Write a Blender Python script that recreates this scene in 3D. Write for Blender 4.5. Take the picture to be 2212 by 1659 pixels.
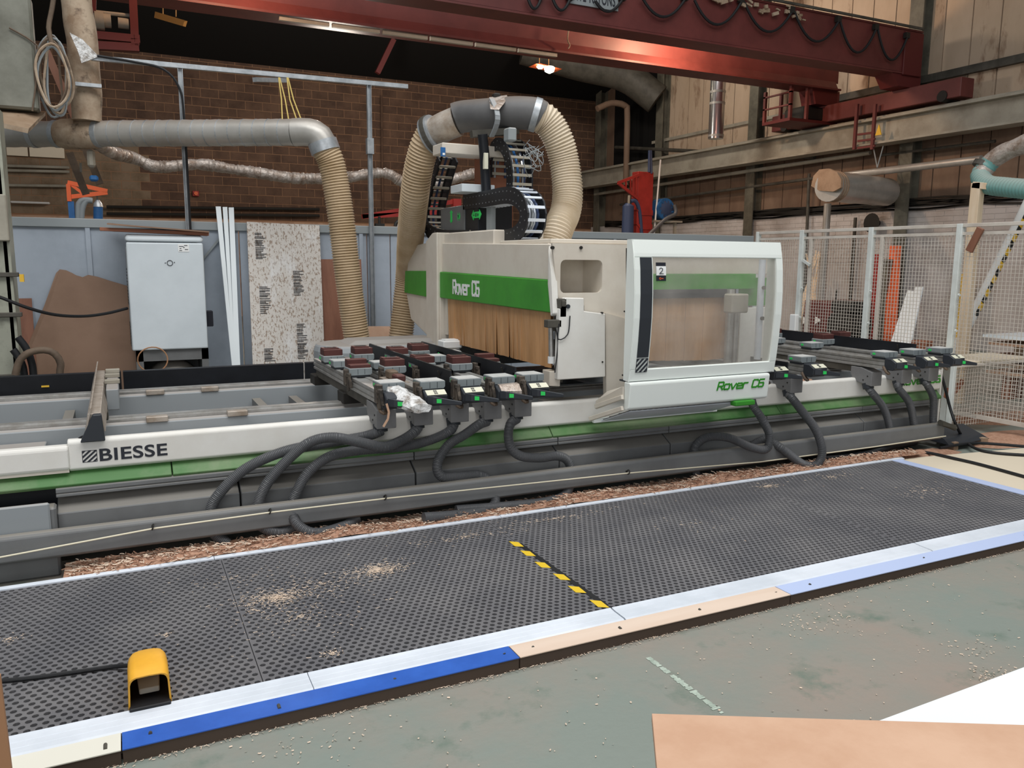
import bpy, bmesh, math, random
from mathutils import Vector, Matrix, noise as mnoise
R = random.Random(7)
for o in list(bpy.data.objects): bpy.data.objects.remove(o)
SC = bpy.context.scene
COL = SC.collection
PI = math.pi
# ------------------------------------------------------------------ camera
W_, H_, F_ = 2212., 1659., 1733.
CX, CY = W_/2, H_/2
EYE = Vector((0, 0, 1.6))
_vx = Vector((0.89913284, -0.05991717, 0.43355515))
_vy = Vector((-0.43761063, -0.14016971, 0.88817194))
_vz = Vector((0.00755455, -0.9883129, -0.15225158))
cam_d = bpy.data.cameras.new('camera'); cam = bpy.data.objects.new('camera', cam_d)
COL.objects.link(cam)
cam_d.sensor_fit = 'HORIZONTAL'; cam_d.sensor_width = 36.0
cam_d.lens = 36.0*F_/W_
cam_d.clip_start = 0.02; cam_d.clip_end = 200
_r = Vector((_vx[0], _vy[0], _vz[0])); _u = -Vector((_vx[1], _vy[1], _vz[1])); _f = Vector((_vx[2], _vy[2], _vz[2]))
_m = Matrix((( _r[0], _u[0], -_f[0]), (_r[1], _u[1], -_f[1]), (_r[2], _u[2], -_f[2]))).to_4x4()
_m.translation = EYE
cam.matrix_world = _m
SC.camera = cam
# ------------------------------------------------------------------ world, daylight, exposure
wd = bpy.data.worlds.new('hall_daylight'); SC.world = wd; wd.use_nodes = True
bg = wd.node_tree.nodes['Background']; bg.inputs[0].default_value = (0.90, 0.95, 1.0, 1); bg.inputs[1].default_value = 0.2
def area(name, loc, target, sx, sy, power, col):
    d = bpy.data.lights.new(name, 'AREA'); d.shape = 'RECTANGLE'; d.size = sx; d.size_y = sy
    d.energy = power; d.color = col
    o = bpy.data.objects.new(name, d); COL.objects.link(o); o.location = loc
    o.rotation_euler = (Vector(target)-Vector(loc)).to_track_quat('-Z', 'Y').to_euler()
    return o
area('rooflight_near', (1.5, 1.0, 9.0), (1.8, 2.4, 0), 11, 5, 900, (1.0, 0.99, 0.97))
area('rooflight_far', (3.0, 6.2, 9.2), (3.0, 6.2, 0), 12, 1.6, 230, (1.0, 0.99, 0.97))
area('front_fill', (-3.5, -5.0, 3.2), (3.0, 6.0, 1.2), 6, 4.5, 210, (1.0, 1.0, 1.0))  # unseen fill light added from the front, behind the viewpoint
def point(name, loc, power, col, r=0.12):
    d = bpy.data.lights.new(name, 'POINT'); d.energy = power; d.color = col; d.shadow_soft_size = r
    o = bpy.data.objects.new(name, d); COL.objects.link(o); o.location = loc
point('crane_lamp_right', (9.3, 12.0, 5.6), 260, (1.0, 0.66, 0.42))
point('crane_lamp_left', (1.6, 11.7, 5.9), 150, (1.0, 0.62, 0.38))
point('right_wall_light', (10.0, 15.5, 7.4), 400, (1.0, 0.86, 0.72), 0.4)  # unseen warm light, turned up to stand in for daylight on the cladding
point('back_wall_fill', (4.0, 16.0, 5.0), 430, (1.0, 0.88, 0.76), 0.4)  # bare fill light added to brighten the block wall, no fixture
SC.view_settings.view_transform = 'Standard'; SC.view_settings.look = 'None'
SC.view_settings.exposure = 0.0; SC.view_settings.gamma = 1.0
SC.view_settings.use_curve_mapping = False
# ------------------------------------------------------------------ helpers
def A(px, py, x=None, y=None, z=None):
    """point of the hall seen at a photo pixel, on the plane x=, y= or z="""
    d = ((px-CX)/F_)*_r + (-(py-CY)/F_)*_u + _f
    if z is not None: t = (z-EYE.z)/d.z
    elif y is not None: t = y/d.y
    else: t = x/d.x
    return EYE + d*t
def lin(h):
    h = h.lstrip('#'); out = []
    for i in (0, 2, 4):
        c = int(h[i:i+2], 16)/255
        out.append(c/12.92 if c <= .04045 else ((c+.055)/1.055)**2.4)
    return (*out, 1)
MATS = {}
def mat(name, col, rough=.55, metal=0., col2=None, nscale=6., nlo=.4, nhi=.65, bump=0., bscale=60., stretch=None, spec=.4, col3=None, n3=40., alpha=1., detail=6., dust=None, dlo=.55, dhi=.95):
    m = bpy.data.materials.new(name); m.use_nodes = True
    nt = m.node_tree; N = nt.nodes; Lk = nt.links
    b = N['Principled BSDF']
    b.inputs['Base Color'].default_value = lin(col); b.inputs['Roughness'].default_value = rough
    b.inputs['Metallic'].default_value = metal; b.inputs['Specular IOR Level'].default_value = spec
    if alpha < 1: b.inputs['Alpha'].default_value = alpha
    tc = N.new('ShaderNodeNewGeometry')
    src = tc.outputs['Position']
    if stretch:
        mp = N.new('ShaderNodeMapping'); mp.inputs['Scale'].default_value = stretch
        Lk.new(src, mp.inputs['Vector']); src = mp.outputs['Vector']
    cur = None
    def layer(scale, lo, hi, c, cur, det=detail):
        n = N.new('ShaderNodeTexNoise'); n.inputs['Scale'].default_value = scale; n.inputs['Detail'].default_value = det
        n.inputs['Roughness'].default_value = .65
        Lk.new(src, n.inputs['Vector'])
        r = N.new('ShaderNodeMapRange'); r.inputs['From Min'].default_value = lo; r.inputs['From Max'].default_value = hi
        Lk.new(n.outputs['Fac'], r.inputs['Value'])
        x = N.new('ShaderNodeMix'); x.data_type = 'RGBA'
        Lk.new(r.outputs['Result'], x.inputs['Factor'])
        if cur is None: x.inputs['A'].default_value = lin(col)
        else: Lk.new(cur, x.inputs['A'])
        x.inputs['B'].default_value = lin(c)
        return x.outputs['Result']
    if col2: cur = layer(nscale, nlo, nhi, col2, cur)
    if col3: cur = layer(n3, .56, .72, col3, cur)
    if dust:      # settled wood dust on upward faces
        sp = N.new('ShaderNodeSeparateXYZ'); Lk.new(tc.outputs['Normal'], sp.inputs[0])
        r = N.new('ShaderNodeMapRange'); r.inputs['From Min'].default_value = dlo; r.inputs['From Max'].default_value = dhi
        r.inputs['To Max'].default_value = .75
        Lk.new(sp.outputs['Z'], r.inputs['Value'])
        x = N.new('ShaderNodeMix'); x.data_type = 'RGBA'; Lk.new(r.outputs['Result'], x.inputs['Factor'])
        if cur is None: x.inputs['A'].default_value = lin(col)
        else: Lk.new(cur, x.inputs['A'])
        x.inputs['B'].default_value = lin(dust); cur = x.outputs['Result']
    if cur is not None: Lk.new(cur, b.inputs['Base Color'])
    if bump:
        n = N.new('ShaderNodeTexNoise'); n.inputs['Scale'].default_value = bscale; n.inputs['Detail'].default_value = 4
        Lk.new(src, n.inputs['Vector'])
        bp = N.new('ShaderNodeBump'); bp.inputs['Strength'].default_value = bump; bp.inputs['Distance'].default_value = .01
        Lk.new(n.outputs['Fac'], bp.inputs['Height']); Lk.new(bp.outputs['Normal'], b.inputs['Normal'])
    MATS[name] = m
    return m
class MB:
    """collects shapes; build() links them as ONE mesh object"""
    def __init__(s): s.v = []; s.f = []
    def add(s, v, f):
        n = len(s.v); s.v += [Vector(p) for p in v]; s.f += [tuple(i+n for i in q) for q in f]; return s
    def box(s, x0, x1, y0, y1, z0, z1):
        return s.hexa([(x0,y0,z0),(x1,y0,z0),(x1,y1,z0),(x0,y1,z0),(x0,y0,z1),(x1,y0,z1),(x1,y1,z1),(x0,y1,z1)])
    def hexa(s, p):
        return s.add(p, [(0,3,2,1),(4,5,6,7),(0,1,5,4),(1,2,6,5),(2,3,7,6),(3,0,4,7)])
    def obox(s, c, size, M=None):
        a, b, d = [q/2 for q in size]
        P = [(-a,-b,-d),(a,-b,-d),(a,b,-d),(-a,b,-d),(-a,-b,d),(a,-b,d),(a,b,d),(-a,b,d)]
        M = M or Matrix.Identity(3)
        return s.hexa([Vector(c)+M@Vector(q) for q in P])
    def bar(s, a, b, w, h, up=(0,0,1)):
        a, b = Vector(a), Vector(b); d = (b-a); L = d.length; d.normalize()
        u = Vector(up); sd = d.cross(u)
        if sd.length < 1e-4: sd = d.cross(Vector((1,0,0)))
        sd.normalize(); u = sd.cross(d)
        q = []
        for p in (a, b):
            q.append([p-sd*w/2-u*h/2, p+sd*w/2-u*h/2, p+sd*w/2+u*h/2, p-sd*w/2+u*h/2])
        return s.hexa([q[0][0],q[0][1],q[1][1],q[1][0],q[0][3],q[0][2],q[1][2],q[1][3]])
    def prism(s, poly, T):
        """polygon of 3D points pushed along T"""
        n = len(poly); T = Vector(T); P = [Vector(p) for p in poly]
        v = P+[p+T for p in P]
        f = [tuple(range(n-1,-1,-1)), tuple(range(n,2*n))]+[(i,(i+1)%n,(i+1)%n+n,i+n) for i in range(n)]
        return s.add(v, f)
    def ext(s, prof, x0, x1):
        """(y,z) profile along x"""
        return s.prism([(x0,y,z) for y,z in prof], (x1-x0,0,0))
    def tube(s, pts, r, n=10, cap=True):
        P = [Vector(p) for p in pts]; rs = r if isinstance(r, (list,tuple)) else [r]*len(P)
        ts = []
        for i in range(len(P)):
            t = P[min(i+1,len(P)-1)]-P[max(i-1,0)]
            ts.append(t.normalized() if t.length > 1e-9 else Vector((0,0,1)))
        u = ts[0].cross(Vector((0,0,1)))
        if u.length < 1e-3: u = ts[0].cross(Vector((1,0,0)))
        u.normalize(); v = []; f = []
        for i, p in enumerate(P):
            u = (u-ts[i]*u.dot(ts[i])).normalized(); w = ts[i].cross(u)
            for k in range(n):
                a = 2*PI*k/n; v.append(p+(u*math.cos(a)+w*math.sin(a))*rs[i])
        for i in range(len(P)-1):
            for k in range(n):
                a = i*n+k; b = i*n+(k+1)%n; f.append((a,b,b+n,a+n))
        if cap: f += [tuple(range(n-1,-1,-1)), tuple(range(len(v)-n,len(v)))]
        return s.add(v, f)
    def cyl(s, a, b, r, n=16): return s.tube([a,b], r, n)
    def build(s, name, m, parent=None, bevel=0., smooth=False, seg=1):
        me = bpy.data.meshes.new(name)
        org = base_of(parent) if parent else None
        if org is None:
            xs = [p.x for p in s.v]; ys = [p.y for p in s.v]; zs = [p.z for p in s.v]
            org = Vector(((min(xs)+max(xs))/2, (min(ys)+max(ys))/2, min(zs)))
        me.from_pydata([tuple(p-org) for p in s.v], [], s.f)
        bm = bmesh.new(); bm.from_mesh(me)
        bmesh.ops.recalc_face_normals(bm, faces=bm.faces)
        if bevel:
            es = [e for e in bm.edges if len(e.link_faces) == 2 and e.calc_face_angle(0) > .5]
            bmesh.ops.bevel(bm, geom=es, offset=bevel, segments=seg, profile=.5, affect='EDGES', clamp_overlap=True)
        bm.to_mesh(me); bm.free()
        if smooth:
            me.polygons.foreach_set('use_smooth', [True]*len(me.polygons))
            me.set_sharp_from_angle(angle=.7)
        me.materials.append(m)
        o = bpy.data.objects.new(name, me); COL.objects.link(o)
        if parent: o.parent = parent
        else: o.location = org
        return o
def base_of(o):
    while o.parent: o = o.parent
    return o.location.copy()
def thing(name, label, cat, loc, group=None):
    o = bpy.data.objects.new(name, None); COL.objects.link(o); o.location = loc; o.empty_display_size = .1
    return tag(o, label, cat, group)
def tag(o, label=None, cat=None, group=None, kind=None):
    if label: o['label'] = label
    if cat: o['category'] = cat
    if group: o['group'] = group
    if kind: o['kind'] = kind
    return o
def struct(o): o['kind'] = 'structure'; return o
def stuff(o): o['kind'] = 'stuff'; return o
def share(o, name, loc, parent=None):
    c = o.copy(); COL.objects.link(c); c.name = name; c.location = loc
    if parent: c.parent = parent
    return c
def copy_tree(o, loc=None, parent=None):
    c = o.copy(); COL.objects.link(c)
    if parent: c.parent = parent
    if loc is not None: c.location = loc
    for ch in list(o.children): copy_tree(ch, None, c)
    return c
def spline(pts, step=.02):
    P = [Vector(p) for p in pts]; Q = [P[0]*2-P[1]]+P+[P[-1]*2-P[-2]]; out = []
    for i in range(1, len(Q)-2):
        a, b, c, d = Q[i-1:i+3]; n = max(2, int((c-b).length/step))
        for k in range(n):
            t = k/n
            out.append(.5*((2*b)+(c-a)*t+(2*a-5*b+4*c-d)*t*t+(3*b-a-3*c+d)*t**3))
    out.append(P[-1]); return out
def hose(mb, pts, r, pitch=.02, depth=.12, n=14, sub=4):
    """corrugated hose along a smooth path"""
    raw = spline(pts, .015); L = [0]
    for a, b in zip(raw, raw[1:]): L.append(L[-1]+(b-a).length)
    cnt = max(2, int(L[-1]/pitch)); q = []; rr = []; j = 0
    for i in range(cnt*sub+1):
        s = L[-1]*i/(cnt*sub)
        while j < len(L)-2 and L[j+1] < s: j += 1
        t = (s-L[j])/max(1e-9, L[j+1]-L[j]); q.append(raw[j].lerp(raw[j+1], min(1,t)))
        ph = (i % sub)/sub
        rr.append(r*(1-depth*(.5-.5*math.cos(2*PI*ph))))
    return mb.tube(q, rr, n)
def plate(outer, holes, T):
    """flat plate with holes, 3D loops, thickness T"""
    T = Vector(T); bm = bmesh.new(); es = []; loops = []
    for lp in [outer]+holes:
        vs = [bm.verts.new(p) for p in lp]; loops.append(vs)
        for a, b in zip(vs, vs[1:]+vs[:1]): es.append(bm.edges.new((a, b)))
    nrm = T.normalized()
    bmesh.ops.triangle_fill(bm, use_beauty=True, use_dissolve=False, edges=es, normal=nrm)
    bm.verts.index_update(); n = len(bm.verts)
    v = [x.co.copy() for x in bm.verts]; f = [tuple(x.index for x in fc.verts) for fc in bm.faces]
    mb = MB(); ff = list(f)+[tuple(i+n for i in reversed(q)) for q in f]
    for vs in loops:
        ids = [x.index for x in vs]
        for a, b in zip(ids, ids[1:]+ids[:1]): ff.append((a, b, b+n, a+n))
    mb.add(v+[p+T for p in v], ff); bm.free(); return mb
def rrect(x0, x1, z0, z1, r, k=5):
    out = []
    for cx, cz, a0 in ((x1-r, z1-r, 0), (x0+r, z1-r, 90), (x0+r, z0+r, 180), (x1-r, z0+r, 270)):
        for i in range(k+1):
            a = math.radians(a0+90*i/k); out.append((cx+r*math.cos(a), cz+r*math.sin(a)))
    return out
# stroke lettering: squarish signwriter glyphs on a 0..1 grid
G = {
 'B': [[(0,0),(0,1),(.85,1),(1,.88),(1,.62),(.9,.52),(0,.52)],[(.9,.52),(1,.4),(1,.12),(.85,0),(0,0)]],
 'I': [[(.0,0),(.0,1)]], 'E': [[(1,1),(0,1),(0,0),(1,0)],[(0,.5),(.9,.5)]],
 'S': [[(1,.86),(.93,1),(.07,1),(0,.92),(0,.6),(.07,.52),(.93,.48),(1,.4),(1,.08),(.93,0),(.07,0),(0,.14)]],
 'R': [[(0,0),(0,1),(.85,1),(1,.88),(1,.56),(.85,.45),(0,.45)],[(.55,.45),(1,0)]],
 'o': [[(.15,0),(0,.12),(0,.55),(.15,.68),(.85,.68),(1,.55),(1,.12),(.85,0),(.15,0)]],
 'v': [[(0,.68),(.45,0),(.55,0),(1,.68)]],
 'e': [[(0,.34),(1,.34),(1,.55),(.85,.68),(.15,.68),(0,.55),(0,.12),(.15,0),(1,0)]],
 'r': [[(0,0),(0,.68)],[(0,.5),(.2,.68),(.8,.68)]],
 'C': [[(1,.9),(.88,1),(.12,1),(0,.88),(0,.12),(.12,0),(.88,0),(1,.1)]],
 '6': [[(.96,1),(.12,1),(0,.88),(0,.12),(.12,0),(.88,0),(1,.12),(1,.42),(.88,.54),(0,.54)]],
 '2': [[(.0,.75),(.15,.95),(.5,1),(.85,.85),(.8,.6),(.4,.3),(0,.02),(.5,.05),(1,.0)]],
 '0': [[(.12,0),(0,.12),(0,.88),(.12,1),(.88,1),(1,.88),(1,.12),(.88,0),(.12,0)]],
 'X': [[(0,0),(1,1)],[(0,1),(1,0)]], 'Y': [[(0,1),(.5,.5),(1,1)],[(.5,.5),(.5,0)]], 'Z': [[(0,1),(1,1),(0,0),(1,0)]],
 '8': [[(.5,.52),(0,.7),(.1,1),(.9,1),(1,.7),(.5,.52),(0,.3),(.1,0),(.9,0),(1,.3),(.5,.52)]],
 'N': [[(0,0),(0,1),(1,0),(1,1)]], 'T': [[(0,1),(1,1)],[(.5,1),(.5,0)]], 'O': [[(.12,0),(0,.12),(0,.88),(.12,1),(.88,1),(1,.88),(1,.12),(.88,0),(.12,0)]],
 'W': [[(0,1),(.25,0),(.5,.8),(.75,0),(1,1)]], 'L': [[(0,1),(0,0),(1,0)]], '1': [[(.2,.8),(.6,1),(.6,0)]],
 '-': [[(0,.5),(1,.5)]], '+': [[(0,.5),(1,.5)],[(.5,0),(.5,1)]],
}
def text(mb, s, org, ex, ez, nrm, h, w, gap, st, slant=0., thick=.002, wide={}):
    """letters as thin raised strokes; ex, ez in-plane axes"""
    org, ex, ez, nrm = Vector(org), Vector(ex).normalized(), Vector(ez).normalized(), Vector(nrm).normalized()
    x = 0.
    for ch in s:
        if ch == ' ': x += w*.6; continue
        gw = w*wide.get(ch, 0.02 if ch == 'I' else 1.)
        for pl in G[ch]:
            Q = [Vector((x+p[0]*gw, st/2+p[1]*(h-st))) for p in pl]
            for i in range(len(Q)-1):
                a, b = Q[i], Q[i+1]; d = (b-a); 
                if d.length < 1e-6: continue
                d.normalize(); nn = Vector((-d.y, d.x))*st/2; e = d*st*.42
                k = [a-e-nn, b+e-nn, b+e+nn, a-e+nn]
                k = [org+ex*(q.x+slant*q.y)+ez*q.y for q in k]
                mb.prism(k, nrm*thick*(1+.10*(i % 7)+.04*G[ch].index(pl)))
        x += gw+gap
    return x

def ftext(mb, s, org, ex, ez, nrm, width, h, bold=.02, thick=.002, shear=0.):
    """built-in font lettering scaled to width x cap height"""
    cu = bpy.data.curves.new('lettering', 'FONT'); cu.body = s; cu.offset = bold; cu.extrude = .02; cu.space_character = 1.06
    o = bpy.data.objects.new('lettering', cu); COL.objects.link(o)
    bpy.context.view_layer.update()
    me = bpy.data.meshes.new_from_object(o.evaluated_get(bpy.context.evaluated_depsgraph_get()))
    bpy.data.objects.remove(o)
    xs = [v.co.x for v in me.vertices]; ys = [v.co.y for v in me.vertices]
    sx, sy = width/(max(xs)-min(xs)), h/(max(ys)-min(ys)); x0, y0 = min(xs), min(ys)
    org, ex, ez, nrm = map(Vector, (org, ex, ez, nrm))
    v = [org+ex*((q.co.x-x0)*sx+shear*(q.co.y-y0)*sy)+ez*((q.co.y-y0)*sy)+nrm*(thick if q.co.z > 0 else 0) for q in me.vertices]
    mb.add(v, [tuple(p.vertices) for p in me.polygons]); bpy.data.meshes.remove(me)
# ------------------------------------------------------------------ materials
M = MATS
mat('floor_paint', '#818a83', .62, col2='#968a80', nscale=.8, nlo=.40, nhi=.66, bump=.25, bscale=25, col3='#66776c', n3=3.1, spec=.45, detail=12.)
mat('mortar', '#a07c60', .9); mat('brick_a', '#675042', .92, col2='#523f35', nscale=2.5, bump=.4, bscale=30)
mat('brick_b', '#705747', .92, col2='#5b463a', nscale=2.5, bump=.4, bscale=30)
mat('brick_pale', '#8d7a66', .92, col2='#75634f', nscale=2.5)  # paler tone for the low blocks at the far left
mat('white_band', '#c9a68d', .9, col2='#a5836d', nscale=2)
mat('soot_and_shade', '#0b0b0b', .95)  # soot of the roof, and painted shade on the far cladding
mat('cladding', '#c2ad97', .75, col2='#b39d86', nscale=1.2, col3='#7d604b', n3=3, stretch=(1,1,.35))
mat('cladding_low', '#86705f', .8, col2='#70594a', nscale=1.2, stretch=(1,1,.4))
mat('gap_dark', '#3a2a20', .9)
mat('steel_grey', '#a8a396', .6, col2='#8e887b', nscale=1.5)
mat('steel_dark', '#55524b', .6, col2='#3d3b35', nscale=3)
mat('column_green', '#6f6c60', .6, col2='#56534a', nscale=3)
mat('column_pale', '#a3a597', .55, col2='#7b7d70', nscale=5, nlo=.5, nhi=.7)
mat('painted_brick', '#c8c3c1', .85, col2='#b4aca7', nscale=1.5)
mat('crane_red', '#6e3633', .5, col2='#5c2c2a', nscale=1.3, dust='#735249')
mat('crane_red_dark', '#5a1f1e', .6)
mat('partition', '#a9b3bf', .55, col2='#98a2ae', nscale=1.6)
mat('partition_rail', '#8f9699', .5, dust='#b3aca2')
mat('galv', '#b9bec2', .42, .55, col2='#9aa0a5', nscale=8)
mat('duct_metal', '#b9b7b2', .38, .4, col2='#a3a09a', nscale=2, dust='#aca094', dlo=.3, dhi=1.)
mat('dusty_wrap', '#b3a18c', .75, col2='#8d7660', nscale=5, col3='#4a3a2e', n3=9, dust='#8f775f')
mat('hose_tan', '#c2ac8e', .5, col2='#b09877', nscale=5, dust='#bdaa8e')
mat('hose_cream', '#d3c6b2', .5, col2='#c7b79e', nscale=5)
mat('hose_grey', '#515356', .42, spec=.5, col2='#5b5c5f', nscale=5)
mat('rubber_black', '#1d1e21', .55)
mat('rubber_dusty', '#6f5f50', .7, col2='#55483d')
mat('machine_white', '#e8e7e2', .42, col2='#dedbd4', nscale=2, spec=.5)
mat('machine_cream', '#d9d2c6', .5, col2='#cfc6b9', nscale=3, dust='#d2c8b8')
mat('guard_white', '#edf3ef', .38, spec=.5)
mat('biesse_green', '#3f9a2f', .45, col2='#378a2b', nscale=3)
mat('strip_green', '#4a7a42', .5, col2='#7c8f6c', nscale=1.6, nlo=.42, nhi=.66)
mat('machine_grey', '#77797a', .5, col2='#6b6c6d', nscale=2, dust='#8d877d', dlo=.5, dhi=1.)
mat('machine_grey_light', '#969ca0', .5, dust='#a39a92')
mat('box_grey', '#7b7b7c', .5, col2='#727273', nscale=6)
mat('dark_plastic', '#30343a', .5)
mat('near_black', '#16181d', .45, col2='#1d2026', nscale=4)
mat('alu', '#bcbcba', .38, .6, col2='#a3a09b', nscale=10)
mat('alu_dusty', '#b5aca2', .5, .3, col2='#998b7c', nscale=12)
mat('maroon', '#55302d', .6, col2='#472725', nscale=8, dust='#6d4a44')
mat('pod_grey', '#7d8588', .5)
mat('pod_pad', '#c2c3c1', .6, col2='#aeb0af', nscale=9)
mat('clamp_grime', '#5a5148', .6, col2='#2e2b28', nscale=16, col3='#8d8073', n3=30)
mat('tag_green', '#35d463', .5); mat('ink', '#2d3038', .5); mat('ink_green', '#2f8f22', .45)
mat('label_cream', '#d9d8c4', .5); mat('paper_white', '#eceeee', .6); mat('label_dark', '#23252e', .5); mat('orange', '#e0663a', .5)
mat('lamp_gold', '#c8904e', .5)
mat('curtain', '#d2a273', .5, col2='#b98a5b', nscale=9, stretch=(1,1,.15))
mat('worn_line', '#b9c6ba', .7, col2='#98a69a', nscale=20)
mat('curtain_back', '#8d6740', .7)
mat('polycarb_dark', '#8d8680', .4)
mat('mat_rubber', '#626266', .62, col2='#737274', nscale=2.2, bump=.15, bscale=80)
mat('mat_under', '#3e3e41', .8)
mat('alu_white', '#dfe6f0', .4, col2='#cdd5df', nscale=2)
mat('board_blue', '#3768c4', .42, col2='#2f5cb4', nscale=5)
mat('board_peach', '#e2cebd', .55, col2='#dac3b0', nscale=2, stretch=(.3,3,1))
mat('board_sky', '#bcccf0', .42); mat('board_ivory', '#e6e4d8', .5); mat('board_cream', '#e2d6c0', .55)
mat('edge_dark', '#4d4037', .8)
mat('mdf', '#cfab91', .65, col2='#c29b80', nscale=2.5, bump=.05)
mat('mdf_brown', '#937764', .65, col2='#836856', nscale=1.6)
mat('mdf_edge', '#a87d5c', .7); mat('white_sheet', '#eef6fa', .35)
mat('shavings', '#b9937c', .85, col2='#9e7660', nscale=30)
mat('shaving_pale', '#dac6b2', .85)
mat('pedal_yellow', '#efb33a', .45, col2='#e3a632', nscale=8)
mat('wood_pale', '#e0cdb4', .6, col2='#d3bb9c', nscale=3, stretch=(6,6,.6))
mat('wood_red', '#8a5f4c', .5, col2='#7a5140', nscale=3, stretch=(4,4,.5))
mat('wood_brown', '#95614a', .6)
mat('mesh_white', '#d2ccc3', .5, col2='#bfb7ad', nscale=4); mat('post_white', '#dde4e2', .45, col2='#cdd2cf', nscale=4)
mat('hazard_yellow', '#e5b83b', .5); mat('hazard_black', '#22221f', .5)
mat('red_paint', '#a5332d', .5, col2='#8f2b26', nscale=4)
mat('pipe_dark', '#626263', .5, col2='#555556', nscale=3, dust='#7b7066', dlo=.4, dhi=1.); mat('orange_paint', '#e8693a', .5)
mat('blue_paint', '#2f6ba8', .45, col2='#29598c', nscale=5); mat('blue_hose', '#3b4a6b', .5)
mat('teal_hose', '#6fa3a0', .5, dust='#a9aba2', dlo=-.2, dhi=1.)
mat('chrome', '#c8c8c8', .22, .9)
mat('cabinet_white', '#d5dee4', .42, col2='#ccd5db', nscale=2)
mat('paper_worn', '#d6d1cb', .8, col2='#a19082', nscale=40, nlo=.53, nhi=.58, stretch=(1.6,1.6,.7), col3='#eceef0', n3=2.2)
mat('rope', '#c9b26a', .7); mat('cream_cord', '#e6dfc6', .6)
mat('foil', '#c4bab2', .4, .35, col2='#8d7a6b', nscale=9, bump=.9, bscale=40)
mat('plastic_wrap', '#dcdddd', .2, col2='#8f8880', nscale=18, nlo=.45, nhi=.6, bump=1., bscale=45, spec=.8)
mat('sage_board', '#83847a', .6, col2='#66665c', nscale=2)
mat('tape_yellow', '#e3c02e', .55)
mat('cardboard', '#a88f78', .8, col2='#947b65')
mat('black_iron', '#24221f', .6)
# lit lamp
lm = bpy.data.materials.new('lamp_lit'); lm.use_nodes = True
_b = lm.node_tree.nodes['Principled BSDF']; _b.inputs['Emission Color'].default_value = (1, .98, .75, 1); _b.inputs['Emission Strength'].default_value = 14
M['lamp_lit'] = lm
# clear, scuffed guard window
gl = bpy.data.materials.new('polycarbonate'); gl.use_nodes = True
nt = gl.node_tree; b = nt.nodes['Principled BSDF']; out = nt.nodes['Material Output']
tr = nt.nodes.new('ShaderNodeBsdfTransparent'); tr.inputs[0].default_value = (.93, .93, .92, 1)
b.inputs['Base Color'].default_value = lin('#cfcac4'); b.inputs['Roughness'].default_value = .25
mx = nt.nodes.new('ShaderNodeMixShader'); geo = nt.nodes.new('ShaderNodeNewGeometry'); nz = nt.nodes.new('ShaderNodeTexNoise')
nz.inputs['Scale'].default_value = 3.; nz.inputs['Detail'].default_value = 5
mr = nt.nodes.new('ShaderNodeMapRange'); mr.inputs['From Min'].default_value = .35; mr.inputs['From Max'].default_value = .7
mr.inputs['To Min'].default_value = .10; mr.inputs['To Max'].default_value = .30
nt.links.new(geo.outputs['Position'], nz.inputs['Vector']); nt.links.new(nz.outputs['Fac'], mr.inputs['Value'])
nt.links.new(mr.outputs['Result'], mx.inputs[0]); nt.links.new(tr.outputs[0], mx.inputs[1]); nt.links.new(b.outputs[0], mx.inputs[2])
nt.links.new(mx.outputs[0], out.inputs['Surface']); M['polycarbonate'] = gl

# ------------------------------------------------------------------ the hall
YB, XR = 23.5, 14.5
o = MB().box(-14, 18, -8, 26, -.2, 0).build('floor', M['floor_paint']); struct(o)
# back wall: mortar bed, painted foot band, blocks proud of it
wb = MB().box(-12, XR+.4, YB, YB+.3, 0, 9.5).build('wall_back', M['mortar']); struct(wb)
MB().box(-12, XR, YB-.06, YB, 0, 2.62).build('painted_foot', M['white_band'], wb)
bw, bh = .45, .225
blocks = []; far_b = MB(); low_b = MB()
for r in range(20):
    z0 = 2.66+r*bh
    for k in range(-24, 33):
        x0 = k*bw+(bw/2 if r % 2 else 0)
        if x0 < -11 or x0+.1 > XR: continue
        blocks.append((x0, z0, r))
vis = sorted([q for q in blocks if .1 < q[0] < 9.9 and q[1] < 6.55], key=lambda q: q[0])
near = [q for q in vis if q[0] > .45][:300]; nearset = set(near)
bmesh_cache = {}
for i, (x0, z0, r) in enumerate(near):
    nm = ('brick_a', 'brick_b')[R.random() > .55]
    if nm not in bmesh_cache:
        w, hh, d = (bw-.015)/2, bh-.015, .006
        ob = MB().box(-w, w, -d, .02, 0, hh); me = bpy.data.meshes.new('brick')
        me.from_pydata([tuple(p) for p in ob.v], [], ob.f); me.materials.append(M[nm]); bmesh_cache[nm] = me
    o = bpy.data.objects.new('brick', bmesh_cache[nm]); COL.objects.link(o); o.parent = wb
    o.location = Vector((x0+bw/2, YB-.001-R.random()*.004, z0))-wb.location
for q in blocks:
    if q in nearset: continue
    x0, z0, r = q
    (low_b if x0 < .5 and z0 < 4.3 else far_b).box(x0+.0075, min(XR, x0+bw-.0075), YB-.006, YB+.01, z0, z0+bh-.015)
stuff(far_b.build('far_bricks', M['brick_a'], wb)); stuff(low_b.build('pale_bricks', M['brick_pale'], wb))
# sooty roof slope over the far bays
o = MB().prism([(-14, YB+.3, 6.7), (18, YB+.3, 6.7), (18, 9.6, 10.4), (-14, 9.6, 10.4)], (0, 0, .25)).build('ceiling', M['soot_and_shade']); struct(o)
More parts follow.
